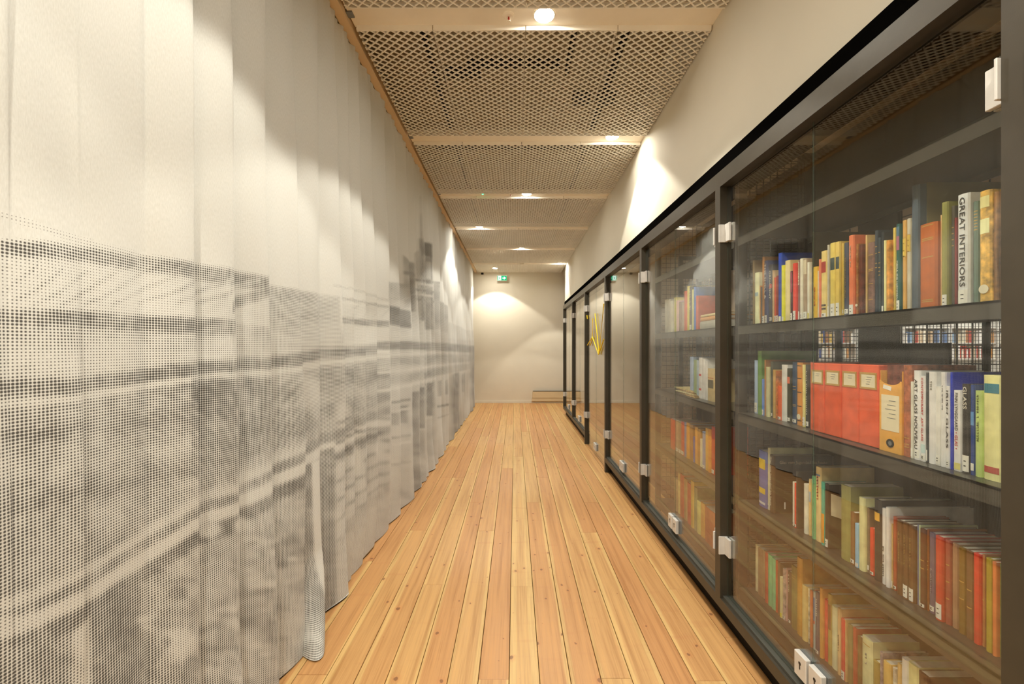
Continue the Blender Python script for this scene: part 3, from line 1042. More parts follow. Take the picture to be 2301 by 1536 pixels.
def cover_mesh(W, D, H):
    """Hardback: two boards and a rounded spine around a hollow, spine toward -x."""
    bm = bmesh.new()
    w = W / 2
    t = min(0.0022, W * 0.16)
    r = min(0.006, w * 0.8)
    outer = [(D, -w), (r, -w), (r * 0.35, -w * 0.78), (0, -w * 0.3), (0, w * 0.3), (r * 0.35, w * 0.78), (r, w), (D, w)]
    inner = [(D, w - t), (r + t, w - t), (r + t, -w + t), (D, -w + t)]
    pts = outer + inner
    lo = [bm.verts.new((x, y, 0)) for x, y in pts]
    hi = [bm.verts.new((x, y, H)) for x, y in pts]
    n = len(pts)
    for i in range(n):
        bm.faces.new((lo[i], lo[(i + 1) % n], hi[(i + 1) % n], hi[i]))
    for ring, flip in ((lo, True), (hi, False)):
        for q in ((0, 1, 10, 11), (6, 7, 8, 9), (1, 2, 3, 4, 5, 6, 9, 10)):
            vs = [ring[k] for k in q]
            bm.faces.new(list(reversed(vs)) if flip else vs)
    bmesh.ops.recalc_face_normals(bm, faces=bm.faces)
    return bm


ORD = ['first', 'second', 'third', 'fourth', 'fifth', 'sixth', 'seventh', 'eighth', 'ninth', 'tenth', 'eleventh', 'twelfth', 'thirteenth', 'fourteenth', 'fifteenth', 'sixteenth', 'seventeenth',
       'eighteenth', 'nineteenth', 'twentieth', 'twenty-first', 'twenty-second', 'twenty-third', 'twenty-fourth', 'twenty-fifth', 'twenty-sixth', 'twenty-seventh', 'twenty-eighth', 'twenty-ninth',
       'thirtieth', 'thirty-first', 'thirty-second', 'thirty-third', 'thirty-fourth', 'thirty-fifth', 'thirty-sixth', 'thirty-seventh', 'thirty-eighth', 'thirty-ninth', 'fortieth', 'forty-first',
       'forty-second', 'forty-third', 'forty-fourth', 'forty-fifth', 'forty-sixth', 'forty-seventh', 'forty-eighth', 'forty-ninth', 'fiftieth', 'fifty-first', 'fifty-second', 'fifty-third', 'fifty-fourth', 'fifty-fifth', 'fifty-sixth']
GAIN = 1.45


def hexcol(h, g=GAIN):
    c = tuple(int(h[i:i + 2], 16) for i in (0, 2, 4))
    l = lin(c)
    return tuple(min(0.88, v * g * w) for v, w in zip(l[:3], (1.0, 1.05, 1.13))) + (1,)


rb = random.Random(21)


def spine_strip(o, W, z0, z1, col, name='title_band', mat=None, inset=0.0):
    """A printed patch a hair proud of the spine."""
    w = W / 2 - inset
    r = min(0.006, W / 2 * 0.8)
    bm = bmesh.new()
    e = 0.0006
    pts = [(r * 0.35 - e, -w * 0.78), (-e, -w * 0.3), (-e, w * 0.3), (r * 0.35 - e, w * 0.78)]
    a = [bm.verts.new((x, y, z0)) for x, y in pts]
    b = [bm.verts.new((x, y, z1)) for x, y in pts]
    a2 = [bm.verts.new((x + e * 2, y, z0)) for x, y in pts]
    b2 = [bm.verts.new((x + e * 2, y, z1)) for x, y in pts]
    for i in range(3):
        bm.faces.new((a[i], b[i], b[i + 1], a[i + 1]))
    bm.faces.new((a2[0], a[0], a[1], a[2], a[3], a2[3]))
    bm.faces.new((b[3], b[2], b[1], b[0], b2[0], b2[3]))
    s = obj(name, bm, mat or M['band'], o)
    if mat is None:
        s.color = hexcol(col)
    return s


def text(o, s, col, x, y, z, size, length=None, down=True, name='title', depth=0.0003, axis='x'):
    """Lettering on a spine (axis x, reading downward) or on a near-side cover (axis y). A text of '~' is print too small to read: bare strokes."""
    if s.startswith('~'):
        bm = bmesh.new()
        rs = random.Random(len(s) * 31 + int(z * 9999))
        n = max(4, int(length / max(0.0035, size * 0.75)))
        for k in range(n):
            if rs.random() < 0.16:
                continue
            za = z + length / 2 - length * k / n
            zb = za - length / n * rs.uniform(0.45, 0.8)
            ha = size * 0.3 * rs.uniform(0.75, 1.0)
            box(bm, x - depth, x + 0.0006, -ha, ha, zb, zb + (za - zb) * 0.35)
            box(bm, x - depth, x + 0.0006, -ha, -ha * 0.55 if rs.random() < 0.5 else ha * 0.2, zb, za)
        m = NT('lettering')
        m.principled(lin(tuple(int(col[i:i + 2], 16) for i in (0, 2, 4))), 0.5)
        return obj(name, bm, m.m, o)
    cu = bpy.data.curves.new(name, 'FONT')
    cu.body = s
    cu.size = size
    cu.extrude = depth
    cu.align_x = 'CENTER'
    cu.align_y = 'CENTER'
    cu.resolution_u = 2
    m = NT('lettering')
    m.principled(lin(tuple(int(col[i:i + 2], 16) for i in (0, 2, 4))), 0.5)
    cu.materials.append(m.m)
    t = bpy.data.objects.new(name, cu)
    COL.objects.link(t)
    t.parent = o
    if axis == 'x':
        t.matrix_local = Matrix.Translation((x, y, z)) @ Matrix(((0, 0, -1, 0), (0, -1, 0, 0), (-1, 0, 0, 0), (0, 0, 0, 1)))
    elif axis == 'xh':
        t.matrix_local = Matrix.Translation((x, y, z)) @ Matrix(((0, 0, -1, 0), (-1, 0, 0, 0), (0, 1, 0, 0), (0, 0, 0, 1)))
    else:
        t.matrix_local = Matrix.Translation((x, y, z)) @ Matrix(((1, 0, 0, 0), (0, 0, -1, 0), (0, 1, 0, 0), (0, 0, 0, 1)))
    if length:
        bpy.context.view_layer.update()
        d = t.dimensions.x
        if d > 1e-5:
            t.scale = (length / d, 1, 1)
    bpy.context.view_layer.update()
    me = bpy.data.meshes.new_from_object(t.evaluated_get(bpy.context.evaluated_depsgraph_get()))
    mw, par = t.matrix_local.copy(), t.parent
    bpy.data.objects.remove(t)
    t = bpy.data.objects.new(name, me)
    COL.objects.link(t)
    t.parent = par
    t.matrix_local = mw
    return t


TEXTS = []
USED = {}


def book(y0, y1, z, H, D, hx, label, group, opts=None, xb=XB, mat='cover'):
    """One book standing on height z between depths y0 and y1, spine toward the corridor."""
    opts = opts or {}
    W = max(0.004, y1 - y0 - 0.0006)
    H = max(0.10, H)
    o = obj('book', cover_mesh(W, D, H), M['leather' if 'leather' in opts else mat], loc=(xb, (y0 + y1) / 2, z + 0.0005))
    o.color = hexcol(hx)
    if label in USED:
        USED[label] += 1
    else:
        USED[label] = 1
    tag(o, label, 'book', group)
    t = min(0.0022, W * 0.16)
    r = min(0.006, W / 2 * 0.8)
    if W > 2 * t + 0.001:
        obj('pages', boxes((r + t + 0.0004, D - 0.004, -W / 2 + t + 0.0002, W / 2 - t - 0.0002, 0.003, H - 0.0012)), M['pages'], o)
    if 'call' in opts:
        h0, h1 = opts['call']
        spine_strip(o, W, h0 * H, h1 * H, 'ffffff', 'call_label', M['label'], 0.0)
        if W > 0.010:
            for k in range(2):
                bm = bmesh.new()
                zz = H * (h0 + (h1 - h0) * (0.35 + 0.3 * k))
                box(bm, -0.0010, -0.0006, -W * 0.12, W * 0.12, zz - 0.0012, zz + 0.0012)
                obj('call_number', bm, M['steel_dark'], o)
    for q in opts.get('bands', ()):
        spine_strip(o, W, q[0] * H, q[1] * H, q[2])
    if 'gilt' in opts:
        for q in opts['gilt']:
            spine_strip(o, W, q * H, q * H + 0.0025, 'c09a50', 'gilt_rule', M['gilt'], W * 0.08)
    if 'dot' in opts:
        bm = bmesh.new()
        rr_ = min(0.011, W * 0.48)
        lathe(bm, [(0, 0), (rr_, 0), (rr_, 0.0008), (0, 0.0008)], 16)
        d = obj('round_sticker', bm, M['cream_paper'], o, loc=(-0.0008, 0, 0.035))
        d.rotation_euler = (0, -PI / 2, 0)
    if 'text' in opts:
        s, col, za, zb, rel = opts['text']
        TEXTS.append((o, s, col, -0.0012, 0.0, (za + zb) / 2 * H, W * rel, (zb - za) * H))
    if 'text2' in opts:
        s, col, za, zb, rel = opts['text2']
        TEXTS.append((o, s, col, -0.0012, 0.0, (za + zb) / 2 * H, W * rel, (zb - za) * H))
    return o


def parse(rows, zi, group, place, xb=XB, jig=0.012):
    """Rows: x0 x1 ytop hex | description | options. Pixels in the photo fix where each spine stands and how high it is."""
    rows = [r.strip() for r in rows.strip().split('\n') if r.strip()]
    items = []
    for r in rows:
        p = [q.strip() for q in r.split('|')]
        a, b, yt, hx = p[0].split()
        items.append((float(a), float(b), float(yt), hx, p[1], eval('dict(' + (p[2] if len(p) > 2 else '') + ')')))
    z = SHELF_Z[zi]
    prev = 1e9
    for i, (a, b, yt, hx, desc, op) in enumerate(items):
        if i + 1 < len(items):
            b = min(b, items[i + 1][0])
        xx = xb + (rb.uniform(0, jig) if 'flush' not in op else 0)
        if 'set' in op:
            xx += op['set']
        yf, yn = F * xx / (a - CX), F * xx / (b - CX)
        yf = min(yf, prev)
        yn = min(yn, yf - 0.0046)
        prev = yn
        H = EYE - (yt - CY) * yf / F - z
        H = min(H, 0.395)
        D = op.get('depth', max(0.12, min(0.25, H * 0.72)))
        lab = f"{desc}, {ORD[i]} from far end, {place}"
        if len(lab.split()) > 16:
            print('LONG', lab)
        book(yn, yf, z, H, D, hx, lab, group, op, xx)


C = "call=(.02,.13)"
ROW_A = """
1690 1693.7 586 6e5730 | dim olive brown book | flush=1
1693.7 1703.7 614 e6d09a | cream book with a small blue emblem | bands=((.55,.62,'8a9a98'),)
1703.7 1707.3 642 c0843e | thin tan book | call=(.02,.13)
1707.3 1711.5 645 54473a | thin dark brown book
1711.5 1716.2 578 a06a30 | tall brown book with brown cover showing | call=(.02,.12)
1716.2 1723 587 3a4164 | navy book with white lettered spine | call=(.02,.14), text=('THE SHELL &','f0ece0',.4,.95,.8)
1723 1734 596 3c3b3e | charcoal book with red spot and white lettering | bands=((.6,.67,'d8402e'),), text=('ORNAMENT','f4f0e4',.42,.9,.6), call=(.05,.11)
1734 1738.5 608 c8a878 | ornate beige book
1738.5 1743 624 d6542e | red orange book | call=(.02,.16)
1743 1747.4 620 8c2c24 | thin dark red book | call=(.02,.16)
1747.4 1754.6 570 2846a4 | tall blue book with patterned cover | bands=((.0,.09,'e8dcb0'),)
1754.6 1760.3 597 e8d822 | bright yellow book | bands=((.0,.10,'e0d0a0'),)
1760.3 1773 587 dabb84 | thick beige book
1773 1779.6 610 4a2c30 | dark maroon book | call=(.02,.17), bands=((.58,.98,'84384a'),)
1779.6 1787.5 593 cc4034 | red book | call=(.02,.18)
1787.5 1796 586 80605c | dull rose book with red script | call=(.02,.16), bands=((.6,.98,'d8c8a8'),), text=('~','b03a36',.55,.97,.7)
1796 1803 582 ccc4ac | pale grey book | call=(.02,.13)
1803 1812.6 583 98826a | grey brown book | call=(.03,.14), bands=((.75,.98,'c0b294'),)
1812.6 1818 590 ecdcb4 | cream book with yellowed foot | bands=((.0,.12,'d8c070'),)
1819.5 1825 522 38321e | tall dark olive book
1825 1836 601 caa032 | mustard book with orange lettering | text=('~','e07020',.25,.62,.5)
1836 1839 609 e8d8ac | thin cream book
1839 1843.3 583 cc785a | salmon book
1843.3 1856 566 cdb46e | thick tan book with red title patch | bands=((.68,.84,'a03830'),(.13,.16,'504638'),(.18,.21,'504638')), call=(.02,.08)
1856 1862 551 a6a090 | narrow grey book | call=(.01,.16)
1862 1875.6 548 d9b45a | tan yellow book with dark green title patch | bands=((.64,.80,'3a4844'),), call=(.02,.19)
1875.6 1885.6 545 d8b05a | tan yellow book with slate title patch | bands=((.64,.80,'3e4a4a'),), call=(.02,.19)
1885.6 1895 547 dcae54 | plain yellow ochre book | bands=((.05,.1,'eeddb8'),)
1895 1905.3 547 3c4250 | dark navy book with gilt writing | call=(.04,.10), text=('~','a89058',.2,.8,.4)
1905.3 1917 531 d86e48 | salmon orange book | call=(.01,.14), text=('~','eedcc0',.6,.9,.4)
1917 1928 549 8c5a2c | brown leather book with gilt panels | leather=1, gilt=(.15,.32,.5,.68,.85), dot=1
1928 1937.5 552 58281a | dark red brown leather book | leather=1
1937.5 1947.6 529 c8a66c | tan book beside the dark leather ones
1947.6 1963.5 547 70544a | mottled brown leather book | leather=1, gilt=(.2,.42,.6,.62,.82)
1963.5 1971.5 519 2e3840 | slate blue book | gilt=(.55,.6,.72,.8)
1971.5 1978.5 535 303c40 | dark teal book with gilt lines | gilt=(.5,.55,.6,.66,.8)
1978.5 1985 523 262e34 | near black book | call=(.02,.09)
1985 1990 541 dcc88c | thin pale yellow book
1990 1998 541 c48638 | orange brown patterned book | leather=1
1998 2012 513 e4b054 | bright ochre book | text=('~','c08830',.05,.2,.4)
2012 2021 505 16504a | green book with flowered top | call=(.01,.13), bands=((.70,.86,'9a5a70'),(.86,.97,'4a6a7c')), text=('MEDA OG HJEMMEN','e6eadc',.14,.58,.5)
2021 2036 497 be9048 | tan book with broad gilt band | bands=((.60,.80,'caa848'),), gilt=(.6,.66,.74,.8)
2036 2046 493 b0a68e | grey book with broad gilt band | bands=((.64,.82,'c0a04a'),), gilt=(.64,.7,.76,.82)
2046 2063.5 420 465058 | very tall slate book | depth=.26, flush=1
2063.5 2103 508 a8561e | wide russet leather book with gilt crest | gilt=(.08,.1,.6,.8,.82,.97), flush=1
2103 2113.5 484 cea468 | beige book beside the russet leather one
2113.5 2127.5 457 827e3c | olive green book | call=(.01,.12), flush=1
2127.5 2144 464 4c4638 | dark grey brown book with gilt lines | gilt=(.6,.66,.72,.78)
2144 2148.5 490 7a2222 | thin dark red book beside white one
2148.5 2176 441 c6c4be | white book with large black lettering | flush=1, call=(.02,.14), text=('GREAT INTERIORS','262626',.17,.97,.62)
2176 2198 455 566a5c | grey green book with gilt striped top | gilt=(.72,.75,.78,.81,.84,.87,.9)
2198 2225 433 d8a048 | wide golden book with painted landscape | leather=1, dot=1, bands=((.85,.95,'e8c080'),(.62,.75,'ecd090')), flush=1
2225 2241 433 80582e | brown leather book by the near post | leather=1
"""
ROW_B = """
1693.7 1701 809 9aaccc | pale blue book | call=(.02,.2)
1701 1708.7 788 5c823a | tall green book with wide green cover | depth=.26
1708.7 1715 851 587ec4 | short bright blue book | call=(.02,.16)
1715 1719.5 808 a87238 | narrow brown book
1719.5 1726 824 dcc896 | cream book
1726 1735 812 4a4c3c | grey green book | call=(.03,.08)
1735 1741.5 830 d0a45e | tan book
1741.5 1746 833 b46c3a | thin patterned brown book | leather=1
1746 1754 866 ce5e36 | short orange red book | call=(.02,.1)
1754 1767 819 e8debe | thick white book
1767 1774.6 827 343422 | dark book with orange patch | bands=((.72,.84,'d0603a'),), call=(.03,.09)
1774.6 1789 813 28405a | thick navy book with thin pale lines | gilt=(.28,.3,.55,.6), call=(.02,.07)
1789 1801.5 814 c07e32 | orange brown book with dark raised bands | bands=((.94,.955,'40280e'),(.74,.755,'40280e'),(.52,.535,'40280e'),(.3,.315,'40280e'),(.07,.085,'40280e')), dot=1
1801.5 1808 819 ccc07a | yellow green book | call=(.02,.16)
1808 1816.5 819 2e2e2a | black book with white script | text=('~','d8d4c4',.2,.9,.55), call=(.03,.1)
1816.5 1821 813 d87a5c | thin salmon book
"""
ROW_B2 = """
2027 2045 820 9a5a3e | worn brown leather book | leather=1, gilt=(.1,.13,.2)
2045 2050.7 857 beb8a6 | narrow grey white book | call=(.02,.13)
2050.7 2066 832 e8e0c8 | white book with tall black serif title | text=('ART GLASS NOUVEAU','3a3632',.12,.9,.62), call=(.02,.11), flush=1
2066 2079 844 ece4c8 | white book with red title | text=('CONTEMPORARY  ART GLASS','c84848',.24,.98,.52), bands=((.1,.2,'b8cad8'),), call=(.02,.08), flush=1
2079 2084 837 3e4040 | thin dark book | call=(.02,.14)
2084 2100 835 ece6d0 | broad white book | text=('~','a09a8a',.8,.9,.4)
2100 2112 868 eee2be | cream book | call=(.02,.13)
2112 2123.5 836 f0ead8 | white book with dotted dark title | text=('~','5a5a66',.6,.86,.3)
2123.5 2134 867 f0e8d2 | white book with black serif title | text=('IRISH GLASS','4a4642',.25,.95,.62), call=(.02,.1), flush=1
2134 2140 836 1a30a0 | tall book with deep blue cover | depth=.27, flush=1
2140 2158.5 876 ece4cc | white book, thin black and red title | text=('FINN LYNGGAARD','4a4440',.5,.97,.5), text2=('\u2022 GLAS \u2022','cc4444',.27,.48,.5), bands=((.02,.1,'ddc070'),), flush=1
2158.5 2178 862 2c2926 | black book with white lettered spine | text=('GLASS','e8e4d8',.72,.97,.6), call=(.02,.2), flush=1
2178 2188.5 864 243c74 | navy book | call=(.05,.13), bands=((.55,.7,'5a88b8'),)
2188.5 2205.6 877 aaba6c | pale green book | text=('~','88984a',.4,.95,.5), flush=1
2205.6 2249 842 dcc688 | wide cream book, teal and red patches | bands=((.83,.92,'3a707c'),(.07,.13,'a04a3c')), depth=.16, flush=1
"""
ROW_C = """
1703 1720.6 1009 5a649e | blue book with yellow squares | bands=((.68,.86,'eeb23c'),(.24,.34,'eeb23c'),(.05,.09,'dcd4c4')), flush=1
1720.6 1728.5 1005 dccca2 | thin cream book | call=(.02,.1)
1728.5 1736.5 1020 463626 | dark brown book with wide black glossy cover | depth=.27, text=('Glas vom Jugendstil bis heute','f0e8d8',.12,.97,.55), flush=1
1780 1784 1081 e6d8b4 | thin cream book | call=(.02,.1)
1784 1788.5 1084 cc3a2c | thin red book | call=(.02,.08)
1788.5 1791 1058 3a3228 | thin black book with dark cover | depth=.24
1804.5 1812 1085 ecdcb6 | cream book with small black title
1812 1821.5 1075 d0ae74 | tan book with grey blue patch | bands=((.6,.78,'8c9aa0'),)
1823 1829.5 1068 6ca876 | green book
1829.5 1843.4 1046 d4b47e | tall beige book with red and blue letters | text=('~','c05048',.55,.88,.5), bands=((.88,.9,'5878a0'),)
1843.4 1852 1081 4ca084 | teal and orange book | bands=((.04,.5,'f08c2e'),)
1852 1860 1085 322820 | black book with dark cover and cream tag | call=(.02,.14), depth=.25, flush=1
1887 1908 1086 86824c | olive green cloth book | flush=1
1908 1919 1148 7c5834 | brown book | call=(.03,.1)
1919 1928 1174 7ea8d0 | pale blue book with white stripe | bands=((.02,.1,'e8dcc0'),)
1928 1941 1115 ead092 | tall cream book | flush=1
1941 1952.5 1139 6e604e | grey brown book | call=(.05,.12)
1952.5 1962.5 1184 cc3c2c | bright red book | call=(.02,.08)
1962.5 1977 1119 32302e | black book with small yellow emblem | bands=((.74,.84,'c89a40'),), depth=.24, flush=1
1977 1989 1140 cec8d0 | pale lilac book with black lettering | text=('~','3a3a40',.1,.5,.6)
1989 1996.5 1138 ece2c8 | white book with wide white cover | depth=.26, flush=1
1996.5 2004 1176 ae905a | tan book | call=(.02,.12)
2004 2013.5 1159 9a462c | red brown book | call=(.02,.06)
2013.5 2026 1166 604228 | dark brown volume with upright gilt title | text=('~','c09a58',.45,.85,.3), flush=1
2026 2039 1171 604228 | dark brown volume with white label | text=('~','c09a58',.45,.85,.3), call=(.02,.18), flush=1
2039 2052 1177 604228 | dark brown volume with white label | text=('~','c09a58',.45,.85,.3), call=(.02,.18), flush=1
2052 2056.5 1178 70748c | thin grey blue book
2056.5 2065 1179 b8c094 | pale green book | bands=((.0,.07,'d8d0b0'),)
2065 2077 1185 603824 | brown book with gilt title | gilt=(.5,.6), call=(.02,.06)
2077 2085 1188 8c4e24 | orange brown book | gilt=(.5,.55,.6)
2085 2099 1194 645668 | purple grey book | call=(.03,.09), text=('~','b8acb8',.25,.6,.4)
2099 2116 1201 b8402e | red book | call=(.02,.2), flush=1
2116 2134 1210 984c3e | dull rose book | gilt=(.3,.5,.7)
2134 2151 1218 987458 | grey tan book
2151 2168 1226 745826 | olive brown book | gilt=(.4,.6)
2168 2185 1234 705034 | brown book | gilt=(.35,.55)
2185 2199.5 1240 c43c2e | red book near the end of the row
2199.5 2212.5 1244 a86e42 | tan book | gilt=(.5,)
2212.5 2228 1251 98842a | olive yellow book
2228 2238 1260 c06e3c | orange book
2238 2249 1265 5c7a3e | green book by the near post
"""
ROW_D = """
1696 1701.5 1222 dac094 | thin cream book
1701.5 1712 1228 8e6e50 | dull brown book
1712 1717.5 1235 987e5c | tan brown book
1717.5 1723 1239 b84c38 | thin red book
1723 1732 1243 70be86 | mint green book
1732 1740.5 1251 74c08a | second mint green book
1740.5 1746.5 1257 b85234 | red brown book
1746.5 1751 1261 745638 | thin brown book
1751 1756 1294 dec08c | thin cream paperback | bands=((.02,.12,'e0c030'),)
1756 1763 1275 b0988c | pinkish grey book with mixed print | leather=1, call=(.02,.08)
1763 1768 1275 c0948a | thin rose book
1768 1776 1281 6a4c38 | brown book with white lettering | text=('~','e8dcc8',.6,.95,.5), call=(.02,.07)
1776 1789 1266 827440 | olive book | gilt=(.8,.84)
1789 1800.5 1248 c08e3e | tall ochre book | depth=.25
1800.5 1810 1311 dab474 | cream tan book
1810 1818.5 1320 c4bca0 | grey book with patterned spine | leather=1
1818.5 1825 1325 c0663a | orange red book
1825 1830.5 1327 c8c4ba | thin white and blue book | bands=((.5,.9,'5868a0'),(.44,.5,'d04030'))
1830.5 1839 1326 5c4c58 | dark plum book with white title | text=('~','dcd4d4',.6,.92,.55), call=(.02,.07)
1839 1846.5 1318 d09448 | orange tan book
1846.5 1858.5 1344 c8463a | red book
1858.5 1866.5 1331 a88e4c | olive tan book | bands=((.5,.85,'88502e'),)
1866.5 1880 1357 e0d0a0 | thick cream book
1880 1888 1363 ccaa78 | tan book | text=('~','504030',.35,.6,.4)
1888 1897.5 1387 c8443a | bright red book | call=(.0,.14)
1897.5 1901 1392 caa870 | thin tan book
1901 1914.6 1399 8e7c4c | grey olive book
1914.6 1923 1407 ae4c34 | red brown cloth book
1923 1934 1426 7a5c34 | dark olive book
1934 1958 1424 e4d098 | wide cream book with small grey letters | text=('~','a09898',.6,.78,.25), gilt=(.9,), flush=1
1958 1972 1480 98803e | short olive book
1972 1982 1462 988688 | lilac grey patterned book | leather=1
1982 1998 1481 e4a85c | orange tan book
1998 2012 1497 beb4a0 | pale book with coloured figures | leather=1, bands=((.3,.6,'5aa0b8'),)
2012 2023.5 1487 d0aa6c | tan book
2023.5 2038 1474 dad0c6 | white lilac book
2038 2061 1483 e4c68c | wide cream tan book | flush=1
2061 2084 1504 54301c | dark brown book with lettered cover | depth=.25, flush=1
"""
parse(ROW_A, 1, 'books on the top row of the nearest bookcase', 'top row, nearest case')
parse(ROW_B, 2, 'books left of the red box files', 'left of red box files')
parse(ROW_B2, 2, 'books right of the tan box file', 'right of tan box file', 1.125, 0.002)
parse(ROW_C, 3, 'books on the row under the red box files', 'row under box files')
parse(ROW_D, 4, 'books on the bottom row of the nearest bookcase', 'bottom row, nearest case')

ROW_E = """
1492.7 1499 674 b0a890 | pale grey book
1499 1505 675 a89e86 | dull grey book
1505 1510 677 c0b8a0 | light grey book
1514 1518.5 669 d8bc58 | yellow book
1518.5 1524 676 c8a098 | pinkish book
1524 1530 679 806450 | brown book
1530 1536 680 a08c74 | grey tan book
1536 1543 655 d06034 | orange red book
1543 1548 644 e0bc50 | tall yellow book
1548 1553.6 645 38342e | dark book with white lettering | text=('~','dcd4c0',.4,.9,.5), call=(.03,.14)
1553.6 1558 651 dcc888 | cream yellow book
1558 1562 645 3c6ab0 | blue book with blue cover | depth=.26
1562 1567 665 d05a40 | thin red book
"""
ROW_F = """
1549 1556 801 98a8c0 | pale blue and white book
1556 1564 808 8c9c70 | pale green book
1564 1569 809 9aa8b0 | grey blue book
1569 1576 803 e4e0d4 | white book with red spots | bands=((.55,.6,'c04848'),(.2,.25,'c04848'))
1576 1583 806 e0dccc | white book
1583 1588 810 d8d4c4 | second white book
1588 1604 827 c0a878 | tan book with dark bird picture | bands=((.4,.65,'5c5440'),(.7,.72,'b05838'))
"""
ROW_G = """
1505 1517 939 b84034 | red book
1517 1523 942 a89070 | tan book | call=(.02,.12)
1523 1529 944 8c785c | brown grey book | call=(.02,.12)
1529 1536 946 b04034 | dark red book | call=(.02,.12)
1536 1541 947 6878a0 | thin blue book
1541 1548 948 d0943c | ochre book
1548 1555 952 987040 | brown book
1555 1560 980 4c5ca0 | short blue book
1560 1566 958 c89448 | orange book
1566 1572 962 a87c40 | olive tan book
1572 1577 985 e0d0a8 | short cream book
1577 1583 968 8890a8 | grey blue book | call=(.02,.1)
1583 1590 960 d8a04c | bright ochre book
1590 1596 962 cc8c40 | amber book
1596 1604 957 b03c2c | deep red book | call=(.02,.1)
"""
ROW_H = """
1514 1521 1072 a08860 | tan book
1521 1527 1062 d8bc78 | cream book
1527 1535 1062 b04a34 | red book
1535 1543 1072 a8905c | olive tan book
1543 1551 1082 b84434 | bright red book
1551 1558 1078 d8b050 | yellow ochre book
1558 1565 1092 8c9060 | grey green book
1565 1572 1122 e0c878 | wide cream book
1572 1582 1126 c89848 | ochre book
1582 1604 1135 a85a34 | wide rust book
"""
parse(ROW_E, 1, 'books on the top row of the second bookcase', 'top row, second case', jig=0.006)
parse(ROW_F, 2, 'books on the half empty row of the second bookcase', 'half-empty row, second case', jig=0.006)
parse(ROW_G, 3, 'books on the third row of the second bookcase', 'third row, second case', jig=0.006)
parse(ROW_H, 4, 'books on the bottom row of the second bookcase', 'bottom row, second case', jig=0.006)

# flat books on the second bookcase
z = SHELF_Z[1]
for i, (w, d, h, hx, lab) in enumerate(((0.30, 0.24, 0.05, 'a09a88', 'grey box lying flat at the foot of a pile, top row of the second case'),
                                        (0.29, 0.23, 0.022, 'c89058', 'orange tan book lying flat in the middle of the pile, second case'),
                                        (0.28, 0.22, 0.016, 'd8b888', 'beige book lying flat on the pile, top row of the second case'))):
    o = obj('flat_book', cover_mesh(h, d, w), M['cover'])
    o.rotation_euler = (-PI / 2, 0, 0)
    o.location = (XB - 0.01, 2.42 - w / 2 + 0.04, z + h / 2 + 0.001)
    o.color = hexcol(hx)
    tag(o, lab, 'book', 'flat pile in the second bookcase')
    obj('pages', boxes((0.01, d - 0.005, -h / 2 + 0.004, h / 2 - 0.004, 0.003, w - 0.003)), M['pages'], o)
    z += h + 0.0005
o = obj('landscape_book', cover_mesh(0.026, 0.25, 0.24), M['cover'], loc=(XB + 0.02, 2.42, z))
o.color = hexcol('c8b8ac')
tag(o, 'large pale pink book standing on the flat pile in the second case', 'book')
obj('pages', boxes((0.01, 0.246, -0.0095, 0.0095, 0.003, 0.237)), M['pages'], o)
z = SHELF_Z[2]
for i in range(6):
    o = obj('magazine', cover_mesh(0.006, 0.21, 0.28), M['leather'])
    o.rotation_euler = (-PI / 2, 0, 0)
    o.location = (XS + 0.03 + 0.006 * i, 2.64 + 0.02 * i, z + 0.0035 + 0.0062 * i)
    o.rotation_euler = (-PI / 2, 0, 0.05 * (i % 3 - 1))
    o.color = hexcol(('c8a870', 'b08c5c', 'd8c090', 'a88458', 'ccb080', 'd4b87c')[i])
    tag(o, 'thin patterned magazine, %s from the bottom of the loose pile, half-empty row' % ORD[i], 'magazine', 'loose magazines on the half empty row')

# red box files and the tan box file of the nearest bookcase
RED = [(1821, 1852.5, 815, 1), (1852.5, 1890.5, 815.5, 0), (1890.5, 1929, 816.5, 0), (1929, 1975, 818, 1)]
RL = ['red box file against the glass seam, framed paper label', 'red box file with crooked note in its label frame, second along', 'red box file with short two line note, third along',
      'red box file beside the tan one, framed note of four lines']
for i, (a, b, yt, k) in enumerate(RED):
    xx = XB - 0.012
    yf, yn = F * xx / (a - CX), F * xx / (b - CX)
    z = SHELF_Z[2]
    H = EYE - (yt - CY) * yf / F - z
    W = yf - yn - 0.0028
    t = tag(empty('box_file', (xx, (yf + yn) / 2, z)), RL[i], 'box file', 'red box files')
    c = obj('case', bevel(boxes((0, 0.25, -W / 2, W / 2, 0.0005, H)), 0.003, 2), M['cover'], t)
    c.color = hexcol('dc5634')
    # frame and paper
    fw, z0, z1 = W * 0.42, H * 0.70, H * 0.905
    bm = boxes((-0.002, 0, -fw, fw, z0, z0 + 0.006), (-0.002, 0, -fw, fw, z1 - 0.006, z1), (-0.002, 0, -fw, -fw + 0.005, z0 + 0.006, z1 - 0.006), (-0.002, 0, fw - 0.005, fw, z0 + 0.006, z1 - 0.006))
    fr = obj('label_frame', bm, M['gilt'], t)
    obj('paper', boxes((-0.0012, 0, -fw + 0.005, fw - 0.005, z0 + 0.006, z1 - 0.006)), M['cream_paper'], t)
    for q in range((2, 3, 2, 4)[i]):
        zz = z0 + (z1 - z0) * (0.72 - 0.14 * q)
        obj('handwriting', boxes((-0.0016, -0.001, -fw * 0.45 + 0.003 * q, fw * (0.15 + 0.1 * (q % 2)), zz - 0.0008, zz + 0.0008)), M['grey_metal'], t)

a, b = 1976, 2026.5
xx = XB - 0.015
yf, yn = F * xx / (a - CX), F * xx / (b - CX)
z = SHELF_Z[2]
H = EYE - (853 - CY) * yf / F - z
W = yf - yn - 0.001
t = tag(empty('box_file', (xx, (yf + yn) / 2, z)), 'tan open topped box file with big cream note and round finger hole', 'box file')
bm = bmesh.new()
